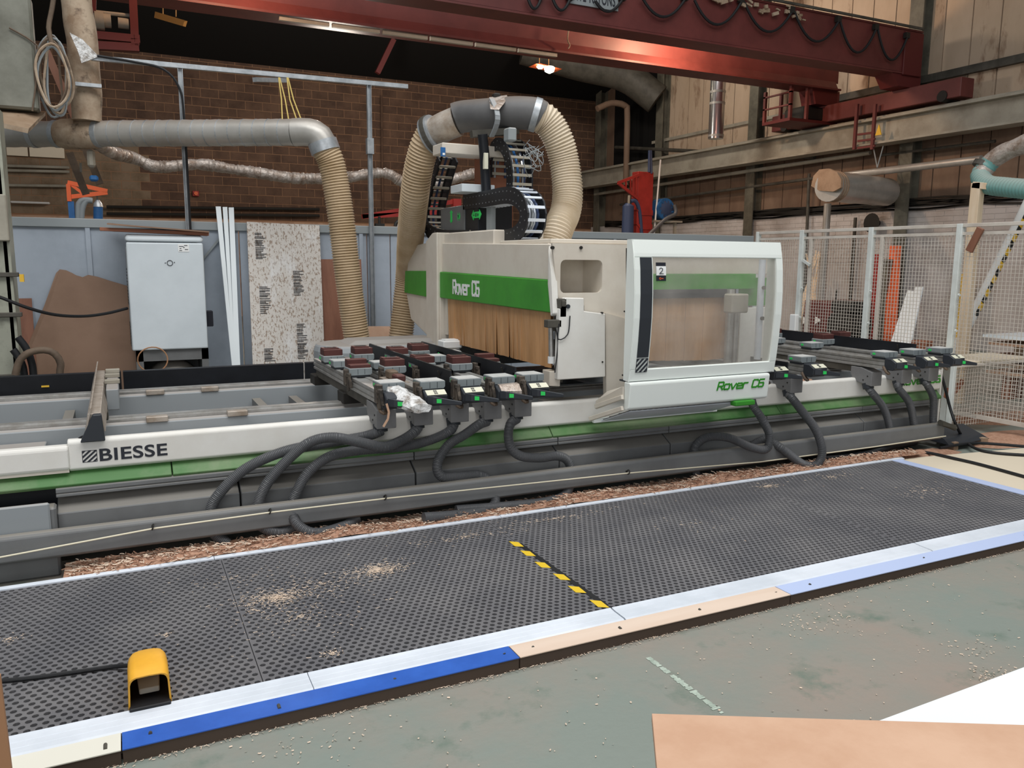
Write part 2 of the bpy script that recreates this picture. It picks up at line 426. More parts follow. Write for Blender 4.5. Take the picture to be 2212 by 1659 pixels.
# right wall: painted brick foot, cladding sheets above, runway beam and columns
wr = MB().box(XR, XR+.3, 2, YB, 0, 10.2).build('wall_right', M['gap_dark']); struct(wr)
MB().box(XR-.16, XR, 2, YB-.06, 0, 2.72).build('painted_brick_foot', M['painted_brick'], wr)
cb = MB()
for r in range(1, 12):
    z0 = 1.6+r*.1
    for k in range(30):
        y0 = 8.5+k*.4+(.2 if r % 2 else 0)
        if y0 < YB-1: cb.box(XR-.168, XR-.15, y0+.006, y0+.394, z0-.1+.006, z0-.006)
stuff(cb.build('foot_bricks', M['painted_brick'], wr))
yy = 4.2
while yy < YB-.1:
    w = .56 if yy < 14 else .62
    MB().box(XR-.05, XR, yy+.012, min(YB, yy+w)-.012, 4.2, 10.1).build('cladding_sheet', M['cladding' if yy < 19.3 else 'soot_and_shade' if yy < 22.3 else 'cladding_low'], wr)  # far upper sheets coloured near-black: the corner's shade is painted in
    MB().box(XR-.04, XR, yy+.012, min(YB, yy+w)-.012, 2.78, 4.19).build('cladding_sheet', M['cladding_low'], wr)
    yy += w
for y0 in (5.5, 11.35, 15.75, 19.6, 22.9):
    c = MB().box(XR-.32, XR-.29, y0-.15, y0+.15, 0, 10).box(XR-.07, XR-.05, y0-.15, y0+.15, 0, 10).box(XR-.3, XR-.06, y0-.012, y0+.012, 0, 10)
    o = c.build('trim_1', M['column_green'], None); struct(o)
rb = MB()   # runway beam, I section along the wall
x0 = XR-.62
rb.box(x0-.17, x0+.17, 3, YB-.1, 4.41, 4.45).box(x0-.012, x0+.012, 3, YB-.1, 3.98, 4.41).box(x0-.2, x0+.2, 3, YB-.1, 3.94, 3.98)
rb.box(x0-.035, x0+.035, 3, YB-.1, 4.45, 4.50)
o = rb.build('trim_2', M['steel_grey']); struct(o)

o = MB().box(XR-.16, XR-.05, 3, 13.9, 5.08, 5.22).build('trim_3', M['steel_dark']); struct(o)
o = MB().box(XR-.12, XR-.05, 14.5, 20.2, 5.02, 5.10).build('trim_4', M['steel_grey']); struct(o)
# ------------------------------------------------------------------ partition screen
YP = 8.6
t = thing('partition_screen', 'long pale blue-grey sheet partition with a steel top rail, standing behind the machine', 'partition', (3.5, YP, 0))
xs = [-3.4, -2.3, -1.2, -.225, 1.12, 2.44, 2.70, 4.2, 5.6, 6.9, 7.85]
for a, b in zip(xs, xs[1:]):
    MB().box(a+.006, b-.006, YP, YP+.03, 0, 1.87).build('panel', M['partition'], t)
MB().box(-3.4, 7.85, YP-.03, YP+.05, 1.87, 1.955).build('top_rail', M['partition_rail'], t, bevel=.006)
for x in (-.23, .70, 2.37, 4.2, 5.6, 6.9, 7.8):
    MB().box(x-.02, x+.02, YP-.025, YP, 0, 1.87).build('post', M['partition'], t)
MB().bar((.735, YP-.02, 1.55), (.98, YP-.02, 1.85), .012, .02).build('brace', M['partition_rail'], t)
# galvanised strut frame on the partition
t = thing('strut_frame', 'galvanised slotted steel strut frame with two posts rising above the partition', 'frame', (1.4, YP-.06, 0))
def strut(a, b, nm):
    m = MB(); a = Vector(a); b = Vector(b); d = (b-a).normalized(); up = Vector((0,-1,0)) if abs(d.z) > .5 else Vector((0,0,1))
    sd = d.cross(up).normalized()*.02; u = up*.02
    m.bar(a-u, b-u, .042, .004, up); m.bar(a-sd, b-sd, .004, .042, up); m.bar(a+sd, b+sd, .004, .042, up)
    return m.build(nm, M['galv'], t)
strut((-.10, YP-.06, 3.385), (2.90, YP-.06, 3.425), 'beam')
strut((.645, YP-.06, 1.5), (.645, YP-.06, 3.37), 'post'); strut((2.475, YP-.06, .2), (2.475, YP-.06, 3.4), 'post')
MB().box(2.44, 2.51, YP-.095, YP-.03, 2.70, 2.86).build('splice_plate', M['galv'], t)
MB().bar((1.28, YP-.35, 3.28), (1.62, YP-.06, 3.36), .05, .04).build('bracket_arm', M['galv'], t)
c = MB().tube(spline([(-.05, YP-.10, 3.40), (.25, YP-.10, 3.38), (.5, YP-.10, 3.34), (.63, YP-.10, 3.18), (.655, YP-.10, 2.9), (.66, YP-.10, 2.2), (.66, YP-.10, 1.5)], .05), .012, 6)
tag(c.build('cable', M['rubber_black'], smooth=True), 'thin black cable strapped along the strut frame and down its left post', 'cable')
for i, (px, lab) in enumerate(((602, 'yellowish twine tied in a long loop over the strut frame beam, left of the pair'), (620, 'yellowish twine tied in a long loop over the strut frame beam, right of the pair'))):
    a = A(px, 168, y=8.3); b = A(px+8+14*i, 262, y=7.75); d = A(px+22+10*i, 262, y=7.75)
    m = MB().tube([a, A(px+6, 215, y=8.0), b], .006, 5).tube([a+Vector((.01,0,0)), A(px+14, 215, y=8.0), d], .006, 5)
    tag(m.build('twine', M['rope']), lab, 'string', 'twine loops that carry the grey duct')
# ------------------------------------------------------------------ things standing against the partition
# compressor cabinet
t = thing('dryer_cabinet', 'tall pale grey-white equipment cabinet with rounded top and vented side, by the partition', 'cabinet', (.4, 8.15, 0))
bx0, bx1, by0, by1 = .075, .725, 8.0, 8.5
MB().box(bx0-.0, bx1, by0+.02, by1, .76, 1.70).build('body', M['machine_grey_light'], t, bevel=.01)
MB().box(bx0+.005, bx1-.004, by0-.012, by0+.02, .765, 1.735).build('front_door', M['cabinet_white'], t, bevel=.012, seg=2)
m = MB().prism([(bx0, by0-.015, 1.742), (bx0, by0, 1.79), (bx0, by0+.05, 1.805), (bx0, by1, 1.805), (bx0, by1, 1.742)], (bx1-bx0, 0, 0))
m.build('top_cap', M['cabinet_white'], t, bevel=.03, seg=3)
v = MB()
for z in [1.18+.028*k for k in range(12)]+[.80+.028*k for k in range(8)]: v.box(bx0-.004, bx0+.002, 8.06, 8.3, z, z+.014)
stuff(v.build('vent_slots', M['near_black'], t))
c = A(367, 568, y=by0-.015)
m = MB()
for k in range(20):
    a, b = 2*PI*k/20, 2*PI*(k+1)/20
    m.prism([c+Vector((r*math.cos(q), 0, r*math.sin(q))) for r, q in ((.026,a),(.026,b),(.021,b),(.021,a))], (0,-.003,0))
m.box(c.x-.042, c.x-.034, c.y-.003, c.y, c.z-.003, c.z+.004).box(c.x+.034, c.x+.042, c.y-.003, c.y, c.z+.002, c.z+.009)
m.build('round_emblem', M['ink'], t)
c0, c1 = A(384, 527, y=by0-.013), A(409, 544, y=by0-.013)
o = MB().box(c0.x, c1.x, c0.y-.002, c0.y, c1.z, c0.z).build('notice_label', M['paper_white'], t)
m = MB()
for k, (u, w) in enumerate(((.1,.35),(.6,.9),(.15,.3),(.45,.6),(.1,.5),(.55,.85))):
    zz = c1.z+(c0.z-c1.z)*(.12+.13*k); m.box(c0.x+(c1.x-c0.x)*u, c0.x+(c1.x-c0.x)*w, c0.y-.003, c0.y-.002, zz, zz+.006)
m.build('print', M['ink'], o)
m = MB().box(bx0+.03, bx0+.09, 8.02, 8.5, 0, .76).box(bx1-.06, bx1, 8.02, 8.5, 0, .76).box(bx0+.03, bx1, 8.02, 8.06, .66, .76).box(bx0+.03, bx1, 8.46, 8.5, 0, .76).box(bx0+.03, bx1, 8.02, 8.5, .02, .08)
m.build('stand_frame', M['machine_grey'], t)
mb = MB().tube([(.42, 8.06, .40), (.42, 8.10, .40), (.42, 8.16, .40), (.42, 8.4, .40)], [.06, .2, .245, .245], 24)
mb.build('air_tank', M['duct_metal'], t, smooth=True)
c = A(330, 777, y=7.96); pts = [c+Vector((.125*math.cos(a), .01*math.sin(2*a), .115*math.sin(a))) for a in [2*PI*k/24 for k in range(25)]]
tag(MB().tube(pts, .006, 6).build('coiled_tube', M['mdf_edge'], smooth=True), 'thin tan tube bent into a ring at the foot of the pale cabinet', 'tube')
m = MB().box(*[q for q in (.73, .80)], 8.2, 8.3, .95, 1.1)
t2 = tag(m.build('switch_box', M['label_dark'], bevel=.006), 'small dark isolator switch box mounted right of the pale cabinet', 'switch')
# board and battens lying on the cabinet
t = thing('cover_board', 'tan sheet of board laid over the top of the pale cabinet', 'board', (.4, 8.25, 1.83))
MB().hexa([Vector(p)+Vector((0,0,dz)) for dz in (0,.012) for p in ((-.06,7.95,1.882),(.78,7.97,1.832),(.76,8.5,1.842),(-.05,8.5,1.905))]).build('sheet', M['mdf_brown'], t)
for k, (a, b) in enumerate((((-.12, 8.02, 1.845), (.78, 8.04, 1.82)), ((-.02, 8.35, 1.85), (.80, 8.37, 1.825)))):
    tag(MB().bar(a, b, .05, .03).build('batten', M['wood_brown'], bevel=.002), ('front', 'rear')[k]+' wooden batten under the tan board on top of the cabinet', 'batten', 'battens on the cabinet')
# torn brown hardboard
pts = [A(*p, y=8.5) for p in ((35,800),(62,742),(95,660),(120,590),(128,582),(142,584),(155,590),(164,595),(178,599),(190,594),(210,598),(238,607),(262,614),(300,625),(300,800))]
for p in pts: p.y = 8.57-.09*(1.5-p.z)
pts[0].z = pts[-1].z = .02; pts[0].x -= .05
m = MB().prism(pts, (0, .008, 0)); tag(m.build('broken_hardboard', M['mdf_brown']), 'large brown hardboard sheet with a broken wavy top edge leaning on the partition', 'board')
a = A(33, 645, y=8.55); b = A(68, 645, y=8.55)
tag(MB().hexa([(a.x,8.42,0),(b.x,8.42,0),(b.x,8.43,0),(a.x,8.43,0),(a.x,8.57,a.z),(b.x,8.57,a.z),(b.x,8.58,a.z),(a.x,8.58,a.z)]).build('orange_board', M['wood_red']), 'small orange-brown board leaning beside the pale steel column', 'board')
# three white planks
for k, (t0, t1, b0, b1) in enumerate(((466, 477, 501, 507), (481, 491, 505, 509), (494, 505, 508, 519))):
    p0, p1 = A(t0, 446+k, y=8.55), A(t1, 446+k, y=8.55); q0, q1 = A(b0, 790, y=8.3), A(b1, 790, y=8.3)
    e0 = q0+(q0-p0)*.45; e1 = q1+(q1-p1)*.45
    m = MB().hexa([e0, e1, e1+Vector((0,.02,0)), e0+Vector((0,.02,0)), p0, p1, p1+Vector((0,.02,0)), p0+Vector((0,.02,0))])
    tag(m.build('white_plank', M['white_sheet']), ('left', 'middle', 'right')[k]+' of three narrow white planks leaning side by side on the partition', 'plank', 'white planks on the partition')
# worn printed board, brown door, offcut
def lean(name, tl, tr, bl, br, y0, y1, m, lab, cat, th=.018):
    a, b, c, d = A(*tl, y=y1), A(*tr, y=y1), A(*bl, y=y0), A(*br, y=y0)
    k = max(.0, (c.z-.01)/max(.1, a.z-c.z)); c = c+(c-a)*k; d = d+(d-b)*k
    T = Vector((0, th, 0))
    return tag(MB().hexa([c, d, d+T, c+T, a, b, b+T, a+T]).build(name, m), lab, cat)
o = lean('worn_board', (533,479), (690,487), (546,785), (702,785), 8.34, 8.54, M['paper_worn'], 'tall worn board with torn white facing and printed dark bars, behind the machine', 'board')
m = MB(); a, b, c, d = A(533,479,y=8.535), A(690,487,y=8.535), A(546,785,y=8.335), A(702,785,y=8.335)
def wb_pt(u, v): return (a.lerp(b, u)).lerp(c.lerp(d, u), v)
for (u0, v0, v1) in ((.10,.08,.26),(.13,.46,.66),(.16,.90,.99),(.60,.34,.52),(.62,.72,.98)):
    k = v0
    while k < v1:
        L = .15*(.5+.5*R.random()); p = wb_pt(u0, k); q = wb_pt(u0+L, k+.004)
        m.hexa([p, Vector((q.x,p.y,p.z)), Vector((q.x,p.y+.002,p.z)), p+Vector((0,.002,0)), p+Vector((0,0,.006)), Vector((q.x,p.y,p.z+.006)), Vector((q.x,p.y+.002,p.z+.006)), p+Vector((0,.002,.006))]); k += .008+.008*R.random()
stuff(m.build('printed_bars', M['ink'], o))
lean('brown_door', (688,560), (780,560), (698,722), (787,722), 8.42, 8.53, M['wood_red'], 'reddish-brown veneered door leaf standing behind the left tan hose', 'door panel')
lean('offcut_board', (793,705), (870,705), (793,730), (870,730), 8.3, 8.36, M['mdf'], 'low pale offcut of board between the two tan hoses', 'board')
# ------------------------------------------------------------------ extraction ducts
t = thing('extraction_duct', 'large grey spiral extraction duct running level across the top left', 'duct', (.4, 8.5, 2.6))
pa, pb = Vector((-.95, 9.35, 2.76)), Vector((1.53, 7.73, 2.745))
q = [pa.lerp(pb, k/40) for k in range(41)]
m = MB().tube(q, [.118 if k % 2 else .1215 for k in range(41)], 24); m.build('spiral_pipe', M['duct_metal'], t, smooth=True)
dq = (pb-pa).normalized()
for k in range(15):
    c = pa.lerp(pb, .40+.04*k); MB().tube([c, c+dq*.008], .1225, 24).build('pipe_seam', M['galv'], t)
for f0, f1, nm, mm in ((.12, .135, 'clamp_band', 'galv'), (.20, .215, 'clamp_band', 'galv'), (.345, .36, 'clamp_band', 'galv'), (.255, .262, 'clamp_band', 'galv')):
    MB().tube([pa.lerp(pb, f0), pa.lerp(pb, f1)], .128, 24).build(nm, M[mm], t, smooth=True)
m = MB().tube([pa.lerp(pb, f) for f in (.215, .23, .28, .335, .345)], [.125, .138, .142, .138, .125], 24); m.build('wrapped_joint', M['dusty_wrap'], t, smooth=True)
el = spline([pb, pb+Vector((.12,-.07,.0)), A(690,296,y=7.62), A(702,322,y=7.6)], .05)
MB().tube(el, .124, 24).build('elbow', M['duct_metal'], t, smooth=True)
MB().tube([A(696,306,y=7.61), A(704,328,y=7.6)], .135, 24).build('clamp_band', M['galv'], t, smooth=True)
h = hose(MB(), [A(702,322,y=7.6), A(715,350,y=7.6), A(726,400,y=7.6), A(738,480,y=7.6), A(752,600,y=7.6), A(770,725,y=7.6), A(776,760,y=7.6)], .128, .025, .11, 24)
tag(h.build('tan_hose', M['hose_tan'], smooth=True), 'thick ribbed tan hose dropping from the grey duct, left of the green-banded machine head', 'hose')
# dusty foil flexible duct hanging along the far wall
fp = [A(196,300,y=8.85), A(240,328,y=9.2)]+[A(*p, y=9.6) for p in [(290,342),(340,360),(430,355),(500,365),(560,374),(640,385),(740,384),(830,374),(880,398),(940,396),(1030,372)]]
sp = spline(fp, .012); rr = [.062*(1+.16*mnoise.noise(p*9)+.22*mnoise.noise(p*55)) for p in sp]
tag(MB().tube(sp, rr, 14).build('foil_duct', M['foil'], smooth=True), 'dusty crumpled foil flexible duct sagging along the brown block wall', 'duct')
# ------------------------------------------------------------------ top left: vertical lagged duct, cable coil, panel board, column
t = thing('lagged_riser', 'dusty vertical duct wrapped in torn plastic, at the upper left corner', 'duct', (-.25, 8.7, 2.8))
xr = [A(px, py, y=8.75) for px, py in ((160,-40),(170,40),(178,90),(182,150),(186,200),(188,262))]
MB().tube(spline(xr, .06), [.135*(1+.1*mnoise.noise(p*4)) for p in spline(xr, .06)], 18).build('lagging', M['dusty_wrap'], t, smooth=True)
a = [A(*p, y=8.5) for p in ((150,70),(178,85),(214,122),(176,136),(168,110))]
MB().prism(a, (0,.02,0)).build('torn_flap', M['plastic_wrap'], t)
MB().box(A(150,0,y=8.6).x, A(207,0,y=8.6).x, 8.55, 8.6, A(0,172,y=8.6).z, A(0,164,y=8.6).z).build('strap_bar', M['galv'], t)
t = thing('cable_coil', 'hanging coil of dusty white cables at the upper left', 'cable coil', tuple(A(120,250,y=8.4)))
for k in range(9):
    cx, cy = 117+R.uniform(-6,6), 165+R.uniform(-8,8); w, h = 27+R.uniform(-9,9), 80+R.uniform(-12,10)
    pts = [A(cx+w*math.cos(q)+6*math.sin(q)+3*math.sin(3*q+k), cy+h*math.sin(q), y=8.3+.03*k) for q in [2*PI*i/28 for i in range(29)]]
    MB().tube(pts, .011, 6).build('cable_loop', M[('dusty_wrap','partition_rail','rubber_dusty')[k % 3]], t, smooth=True)
MB().tube(spline([A(118,-20,y=8.35), A(112,20,y=8.35), A(105,60,y=8.35), A(112,95,y=8.35)], .05), .02, 8).build('hanger_cable', M['rubber_dusty'], t, smooth=True)
t = thing('wall_cubicle', 'large sage-grey steel panel box hung high at the far left', 'box', tuple(A(40,250,y=8.3)))
p0, p1 = A(-60, -30, y=8.35), A(84, 238, y=8.35)
MB().box(p0.x, p1.x, 8.35, 8.6, p1.z, p0.z).build('body', M['sage_board'], t, bevel=.02)
MB().hexa([A(*p, y=yy) for p, yy in (((-60,262),8.0),((60,288),8.05),((98,250),8.6),((-60,240),8.6),((-60,252),8.0),((62,278),8.05),((98,242),8.6),((-60,230),8.6))]).build('ledge', M['dusty_wrap'], t)
MB().tube(spline([A(20,60,y=8.33), A(70,90,y=8.33), A(84,120,y=8.33), A(70,240,y=8.34)], .06), .008, 6).build('conduit', M['rubber_dusty'], t)
t = thing('steel_column', 'scuffed pale green steel column with bolted brackets at the left edge', 'column', (A(0,500,y=7.6).x, 7.7, 0))
xa, xb = A(-40,500,y=7.6).x, A(24,560,y=7.6).x
MB().box(xa, xb-.02, 7.6, 7.66, 0, 2.75).box(xb-.045, xb, 7.6, 7.9, 0, 2.75).build('flange', M['column_pale'], t)
for z in (.62, 1.12, 1.44): MB().box(xa, xb+.045, 7.56, 7.62, z, z+.035).build('bracket', M['steel_dark'], t, bevel=.004)
p = A(14, 470, y=7.55); MB().box(xa, p.x+.01, 7.5, 7.6, 1.72, 2.08).build('junction_box', M['steel_grey'], t, bevel=.008)
MB().box(xb+.05, xb+.08, 7.56, 7.6, 1.40, 1.46).build('yellow_clip', M['hazard_yellow'], t)
for pts, lab in (([(33,810),(42,780),(62,762),(95,756),(118,764),(131,785),(129,812)], 'dusty brown hose arched up beside the pale column, the front one of three'), ([(38,728),(55,750),(66,775),(72,808)], 'black hose hanging behind the arched brown hose by the pale column'), ([(28,755),(40,772),(52,806)], 'short black hose curving down at the foot of the pale column')):
    yy = 7.4 if len(pts) > 5 else 7.5
    tag(MB().tube(spline([A(*q, y=yy) for q in pts]+[A(pts[-1][0]+3, 900, y=yy)], .03), .028, 10).build('flexible_hose', M['rubber_dusty' if len(pts) > 5 else 'rubber_black'], smooth=True), lab, 'hose')
pts = [A(-30, 633, y=7.3), A(0,642,y=7.3), A(60,665,y=7.35), A(120,680,y=7.5), A(180,683,y=7.7), A(230,677,y=7.9), A(275,666,y=8.05)]
tag(MB().tube(spline(pts, .04), .013, 8).build('black_cable', M['rubber_black'], smooth=True), 'black power cable slung from the column to the pale cabinet', 'cable')
for k, (p, q) in enumerate((((100,110),(162,255)), ((185,322),(216,398)), ((150,330),(186,420)))):
    tag(MB().bar(A(*p, y=9.4), A(*q, y=9.4), .07, .05, up=(0,1,0)).build('steel_brace', M['wood_red' if k == 0 else 'rubber_dusty']), ('rusty brown brace behind the hanging cable coil', 'right dusty brace below the grey duct at the left', 'left dusty brace below the grey duct at the left')[k], 'brace')
# things beyond the partition, left
def pole(a, b, r, m, n=10): return MB().tube([a, b], r, n)
YJ = 11.5
t = thing('jib_crane', 'orange triangulated jib arm on a blue post beyond the partition at the left', 'jib crane', (A(155,470,y=YJ).x, YJ, 0))
pj = lambda x, y: A(x, y, y=YJ)
MB().box(pj(144,400).x, pj(157,400).x, YJ-.04, YJ+.06, 0, pj(0,430).z).build('post', M['blue_paint'], t)
MB().box(pj(143,400).x, pj(152,400).x, YJ-.05, YJ+.05, pj(0,430).z, pj(0,392).z).build('mast_head', M['orange_paint'], t)
MB().bar(pj(146,394), pj(232,413), .04, .05).build('top_chord', M['orange_paint'], t)
MB().bar(pj(146,426), pj(232,416), .04, .05).build('bottom_chord', M['orange_paint'], t)
MB().bar(pj(150,396), pj(184,422), .03, .035).bar(pj(183,403), pj(183,421), .03, .03).build('lattice', M['orange_paint'], t)
t = thing('vacuum_lifter', 'blue vacuum lifting tube with grey cap hanging under the orange jib', 'lifter', tuple(pj(212,472)))
MB().tube([pj(212,500), pj(212,447)], .055, 14).build('tube', M['blue_paint'], t, smooth=True)
MB().tube([pj(212,447), pj(211.5,440), pj(211,432)], [.058, .05, .02], 14).build('cap', M['galv'], t, smooth=True)
MB().tube([pj(210,432), pj(210,424)], .01, 6).build('hook', M['steel_dark'], t)
for k, pts in enumerate(([(168,470),(170,440),(182,431),(198,433)], [(176,472),(178,450),(186,434),(200,434)])):
    tag(MB().tube(spline([pj(*q) for q in [(pts[0][0]-2, 540)]+pts], .05), .035, 10).build('grey_hose', M['partition_rail'], smooth=True), ('left', 'right')[k]+' grey hose curving up to the blue vacuum lifter', 'hose', 'lifter hoses')
t = thing('chain_hoist', 'grey trolley hoist with a blue label hanging below the grey duct', 'hoist', tuple(A(175,385,y=8.9)))
MB().box(*(lambda a,b: (a.x,b.x))(A(164,0,y=8.9),A(182,0,y=8.9)), 8.85, 9.0, A(0,352,y=8.9).z, A(0,312,y=8.9).z).build('body', M['steel_grey'], t, bevel=.02)
MB().tube([A(174,352,y=8.9), A(175,372,y=8.9)], .012, 6).build('chain', M['steel_dark'], t)
MB().box(*(lambda a,b: (a.x,b.x))(A(166,0,y=8.9),A(186,0,y=8.9)), 8.85, 8.95, A(0,383,y=8.9).z, A(0,370,y=8.9).z).build('hook_block', M['blue_paint'], t, bevel=.015)
for k, (z0, z1) in enumerate(((358, 362), (368, 371), (400, 402))):
    a, b = A(14, z0, y=YB-.14), A(150, z1, y=YB-.14)
    tag(MB().tube([a, b], .035, 8).build('wall_pipe', M['steel_grey']), ('upper', 'middle', 'lower')[k]+' dusty pipe across the pale blocks at the far left', 'pipe', 'pipes at the far left')
a, b = A(13,311,y=YB-.1), A(140,342,y=YB-.1)
t = thing('pale_wall_board', 'cream board in two halves fixed high on the far left wall', 'board', ((a.x+b.x)/2, YB-.1, b.z))
for u0, u1 in ((0, .36), (.39, 1)): MB().box(a.x+(b.x-a.x)*u0, a.x+(b.x-a.x)*u1, YB-.12, YB-.05, b.z, a.z).build('panel', M['board_cream'], t)
a, b = A(22,434,y=YB-.2), A(108,441,y=YB-.2)
tag(MB().box(a.x, b.x, YB-.25, YB-.05, b.z, a.z).build('strip_light', M['paper_white'], bevel=.02), 'white strip light fitted low on the far left wall', 'lamp')
a = A(423,418,y=YB-.1)
t = thing('alarm_sounder', 'small red alarm sounder on the brown block wall', 'alarm', tuple(a))
MB().box(a.x-.08, a.x+.08, YB-.12, YB-.04, a.z-.07, a.z+.07).build('box', M['red_paint'], t, bevel=.01)
MB().tube([(a.x, YB-.12, a.z), (a.x, YB-.16, a.z)], .05, 14).build('horn', M['orange_paint'], t)
for k, (y0, y1) in enumerate(((447,452),(462,466))):
    a, b = A(230, y0, y=YB-.16), A(690, y1, y=YB-.16)
    tag(MB().tube([a, b], .04, 8).build('black_wall_pipe', M['black_iron']), ('upper','lower')[k]+' black pipe along the foot of the brown block wall', 'pipe', 'black pipes on the block wall')
a, b = A(824,206,y=YB-.05), A(827,470,y=YB-.05)
tag(MB().tube([a, b], .035, 8).build('conduit', M['brick_b']), 'thin brown conduit rising up the middle of the brown block wall', 'conduit')
# hall lamps
t = thing('hanging_lamp', 'unlit twin lamp with a tan reflector hanging in the dark at the upper left', 'lamp', tuple(A(368,48,y=16)))
a, b = A(334,33,y=16), A(403,52,y=16)
MB().hexa([(a.x,15.8,b.z+.09),(b.x,15.8,b.z),(b.x,16.2,b.z),(a.x,16.2,b.z+.09),(a.x+.05,15.85,a.z),(b.x-.05,15.85,a.z-.08),(b.x-.05,16.15,a.z-.08),(a.x+.05,16.15,a.z)]).build('reflector', M['lamp_gold'], t)
for px in (352, 380): MB().tube([A(px,-10,y=16), A(px,36,y=16)], .01, 5).build('suspension_wire', M['lamp_gold'], t)
t = thing('lit_lamp', 'lit high bay lamp glowing below the red crane girder', 'lamp', tuple(A(1180,155,y=18)))
a, b = A(1150,138,y=18), A(1206,150,y=18)
MB().hexa([(a.x,17.8,b.z+.02),(b.x,17.8,b.z-.03),(b.x,18.2,b.z-.03),(a.x,18.2,b.z+.02),(a.x+.12,17.85,a.z),(b.x-.05,17.85,a.z-.06),(b.x-.05,18.15,a.z-.06),(a.x+.12,18.15,a.z)]).build('housing', M['orange_paint'], t)
for px in (1165, 1185): MB().tube([A(px,146,y=18), Vector((A(px,146,y=18).x, 18, 8.2))], .008, 5).build('suspension_wire', M['lamp_gold'], t)
c = A(1187,147,y=17.85); MB().tube([c+Vector((0,0,.03)), c, c+Vector((0,0,-.08)), c+Vector((0,0,-.12))], [.1,.13,.11,.03], 14).build('lens', M['lamp_lit'], t, smooth=True)
c = A(1167,144.5,y=17.85); MB().tube([c+Vector((0,0,.02)), c, c+Vector((0,0,-.04))], [.08,.09,.05], 14).build('lens', M['lamp_lit'], t, smooth=True)
# ------------------------------------------------------------------ machine bed
BF = 4.6      # face of the front beam
XL, XE = -2.2, 6.42
t = thing('machine_bed', 'long low white machine bed with a green stripe and grey skirt panels along the hall', 'machine', (2.2, 5.6, 0))
BED = t
MB().ext([(BF+.02,.505),(BF,.52),(BF,.655),(BF+.012,.672),(BF+.05,.672),(BF+.05,.505)], -.285, XE).build('front_beam', M['machine_white'], t, bevel=.006, seg=2)
MB().ext([(BF-.002,.515),(BF-.014,.53),(BF-.014,.628),(BF-.004,.645),(BF+.05,.645),(BF+.05,.515)], XL, -.283).build('beam_end_cover', M['machine_white'], t, bevel=.005)
MB().ext([(BF-.005,.505),(BF-.005,.52),(BF+.06,.52),(BF+.06,.505)], XL, -.285).build('beam_lip', M['machine_cream'], t)
jg = [XL, .2, 2.537, 4.55, XE]
for a, b in zip(jg, jg[1:]):
    MB().ext([(BF+.035,.507),(BF-.03,.447),(BF-.02,.43),(BF+.08,.43),(BF+.08,.507)], a+.003, b-.003).build('green_stripe', M['strip_green'], t, bevel=.003)
js = [-.355, .541, 1.568, 2.577, 3.487, 4.409, 5.445, 6.349]
for a, b in zip(js, js[1:]):
    m = MB().ext([(BF-.02,.436),(BF-.03,.428),(BF-.03,.408),(BF-.022,.404),(BF-.03,.400),(BF-.03,.386),(BF+.06,.383),(BF+.06,.437)], a+.004, b-.004)
    m.build('skirt_lip', M['machine_grey'], t, bevel=.002)
    m = MB().ext([(BF+.05,.368),(BF-.055,.308),(BF-.06,.09),(BF+.1,.09),(BF+.1,.368)], a+.005, b-.005)
    m.build('skirt_panel', M['machine_grey'], t, bevel=.004)
MB().box(XL, XE-.02, BF+.1, BF+.16, .03, .5).build('inner_plate', M['near_black'], t)
MB().box(XE, XE+.02, BF, 6.9, .02, .68).build('end_plate', M['machine_white'], t)
# grey foot block under the left end
p = A(137,1243,z=0.0); q = A(130,1093,y=4.5)
MB().box(XL, p.x-.01, 4.485, 4.58, .0, .36).build('foot_block', M['machine_grey'], t, bevel=.01)
MB().box(XL, p.x-.035, 4.468, 4.49, .22, .39).build('foot_cover', M['machine_grey_light'], t, bevel=.008)
# front guard rail that carries the trip cord
MB().ext([(4.435,.115),(4.40,.135),(4.40,.245),(4.412,.262),(4.45,.262),(4.46,.25),(4.455,.12)], XL, 6.25).build('front_rail', M['machine_grey'], t, bevel=.004)
c = [A(px, py, y=4.375) for px, py in ((-60,1214),(0,1204),(330,1142),(583,1107),(832,1077),(1357,1022),(1640,998),(1890,965),(2043,942))]
tag(MB().tube(c, .0045, 6).build('trip_cord', M['cream_cord']), 'cream trip cord strung tight along the grey front rail', 'cord')
for px, py in ((330,1140),(583,1106),(832,1076),(1357,1021)):
    e = A(px, py, y=4.375)
    m = MB(); ring = [e+Vector((.004*math.sin(a), .0+.016*math.cos(a), .004+.013*math.sin(a))) for a in [2*PI*k/12 for k in range(13)]]
    m.tube(ring, .004, 6, cap=False); m.tube([e+Vector((0,.012,.004)), e+Vector((0,.03,.004))], .005, 6)
    m.build('cord_eyelet', M['black_iron'], t)
MB().tube([A(2030,912,y=4.38), A(2063,925,y=4.38)], .022, 8).bar(A(2034,915,y=4.36), A(2062,921,y=4.36), .03, .03).build('cord_switch', M['steel_dark'], t)
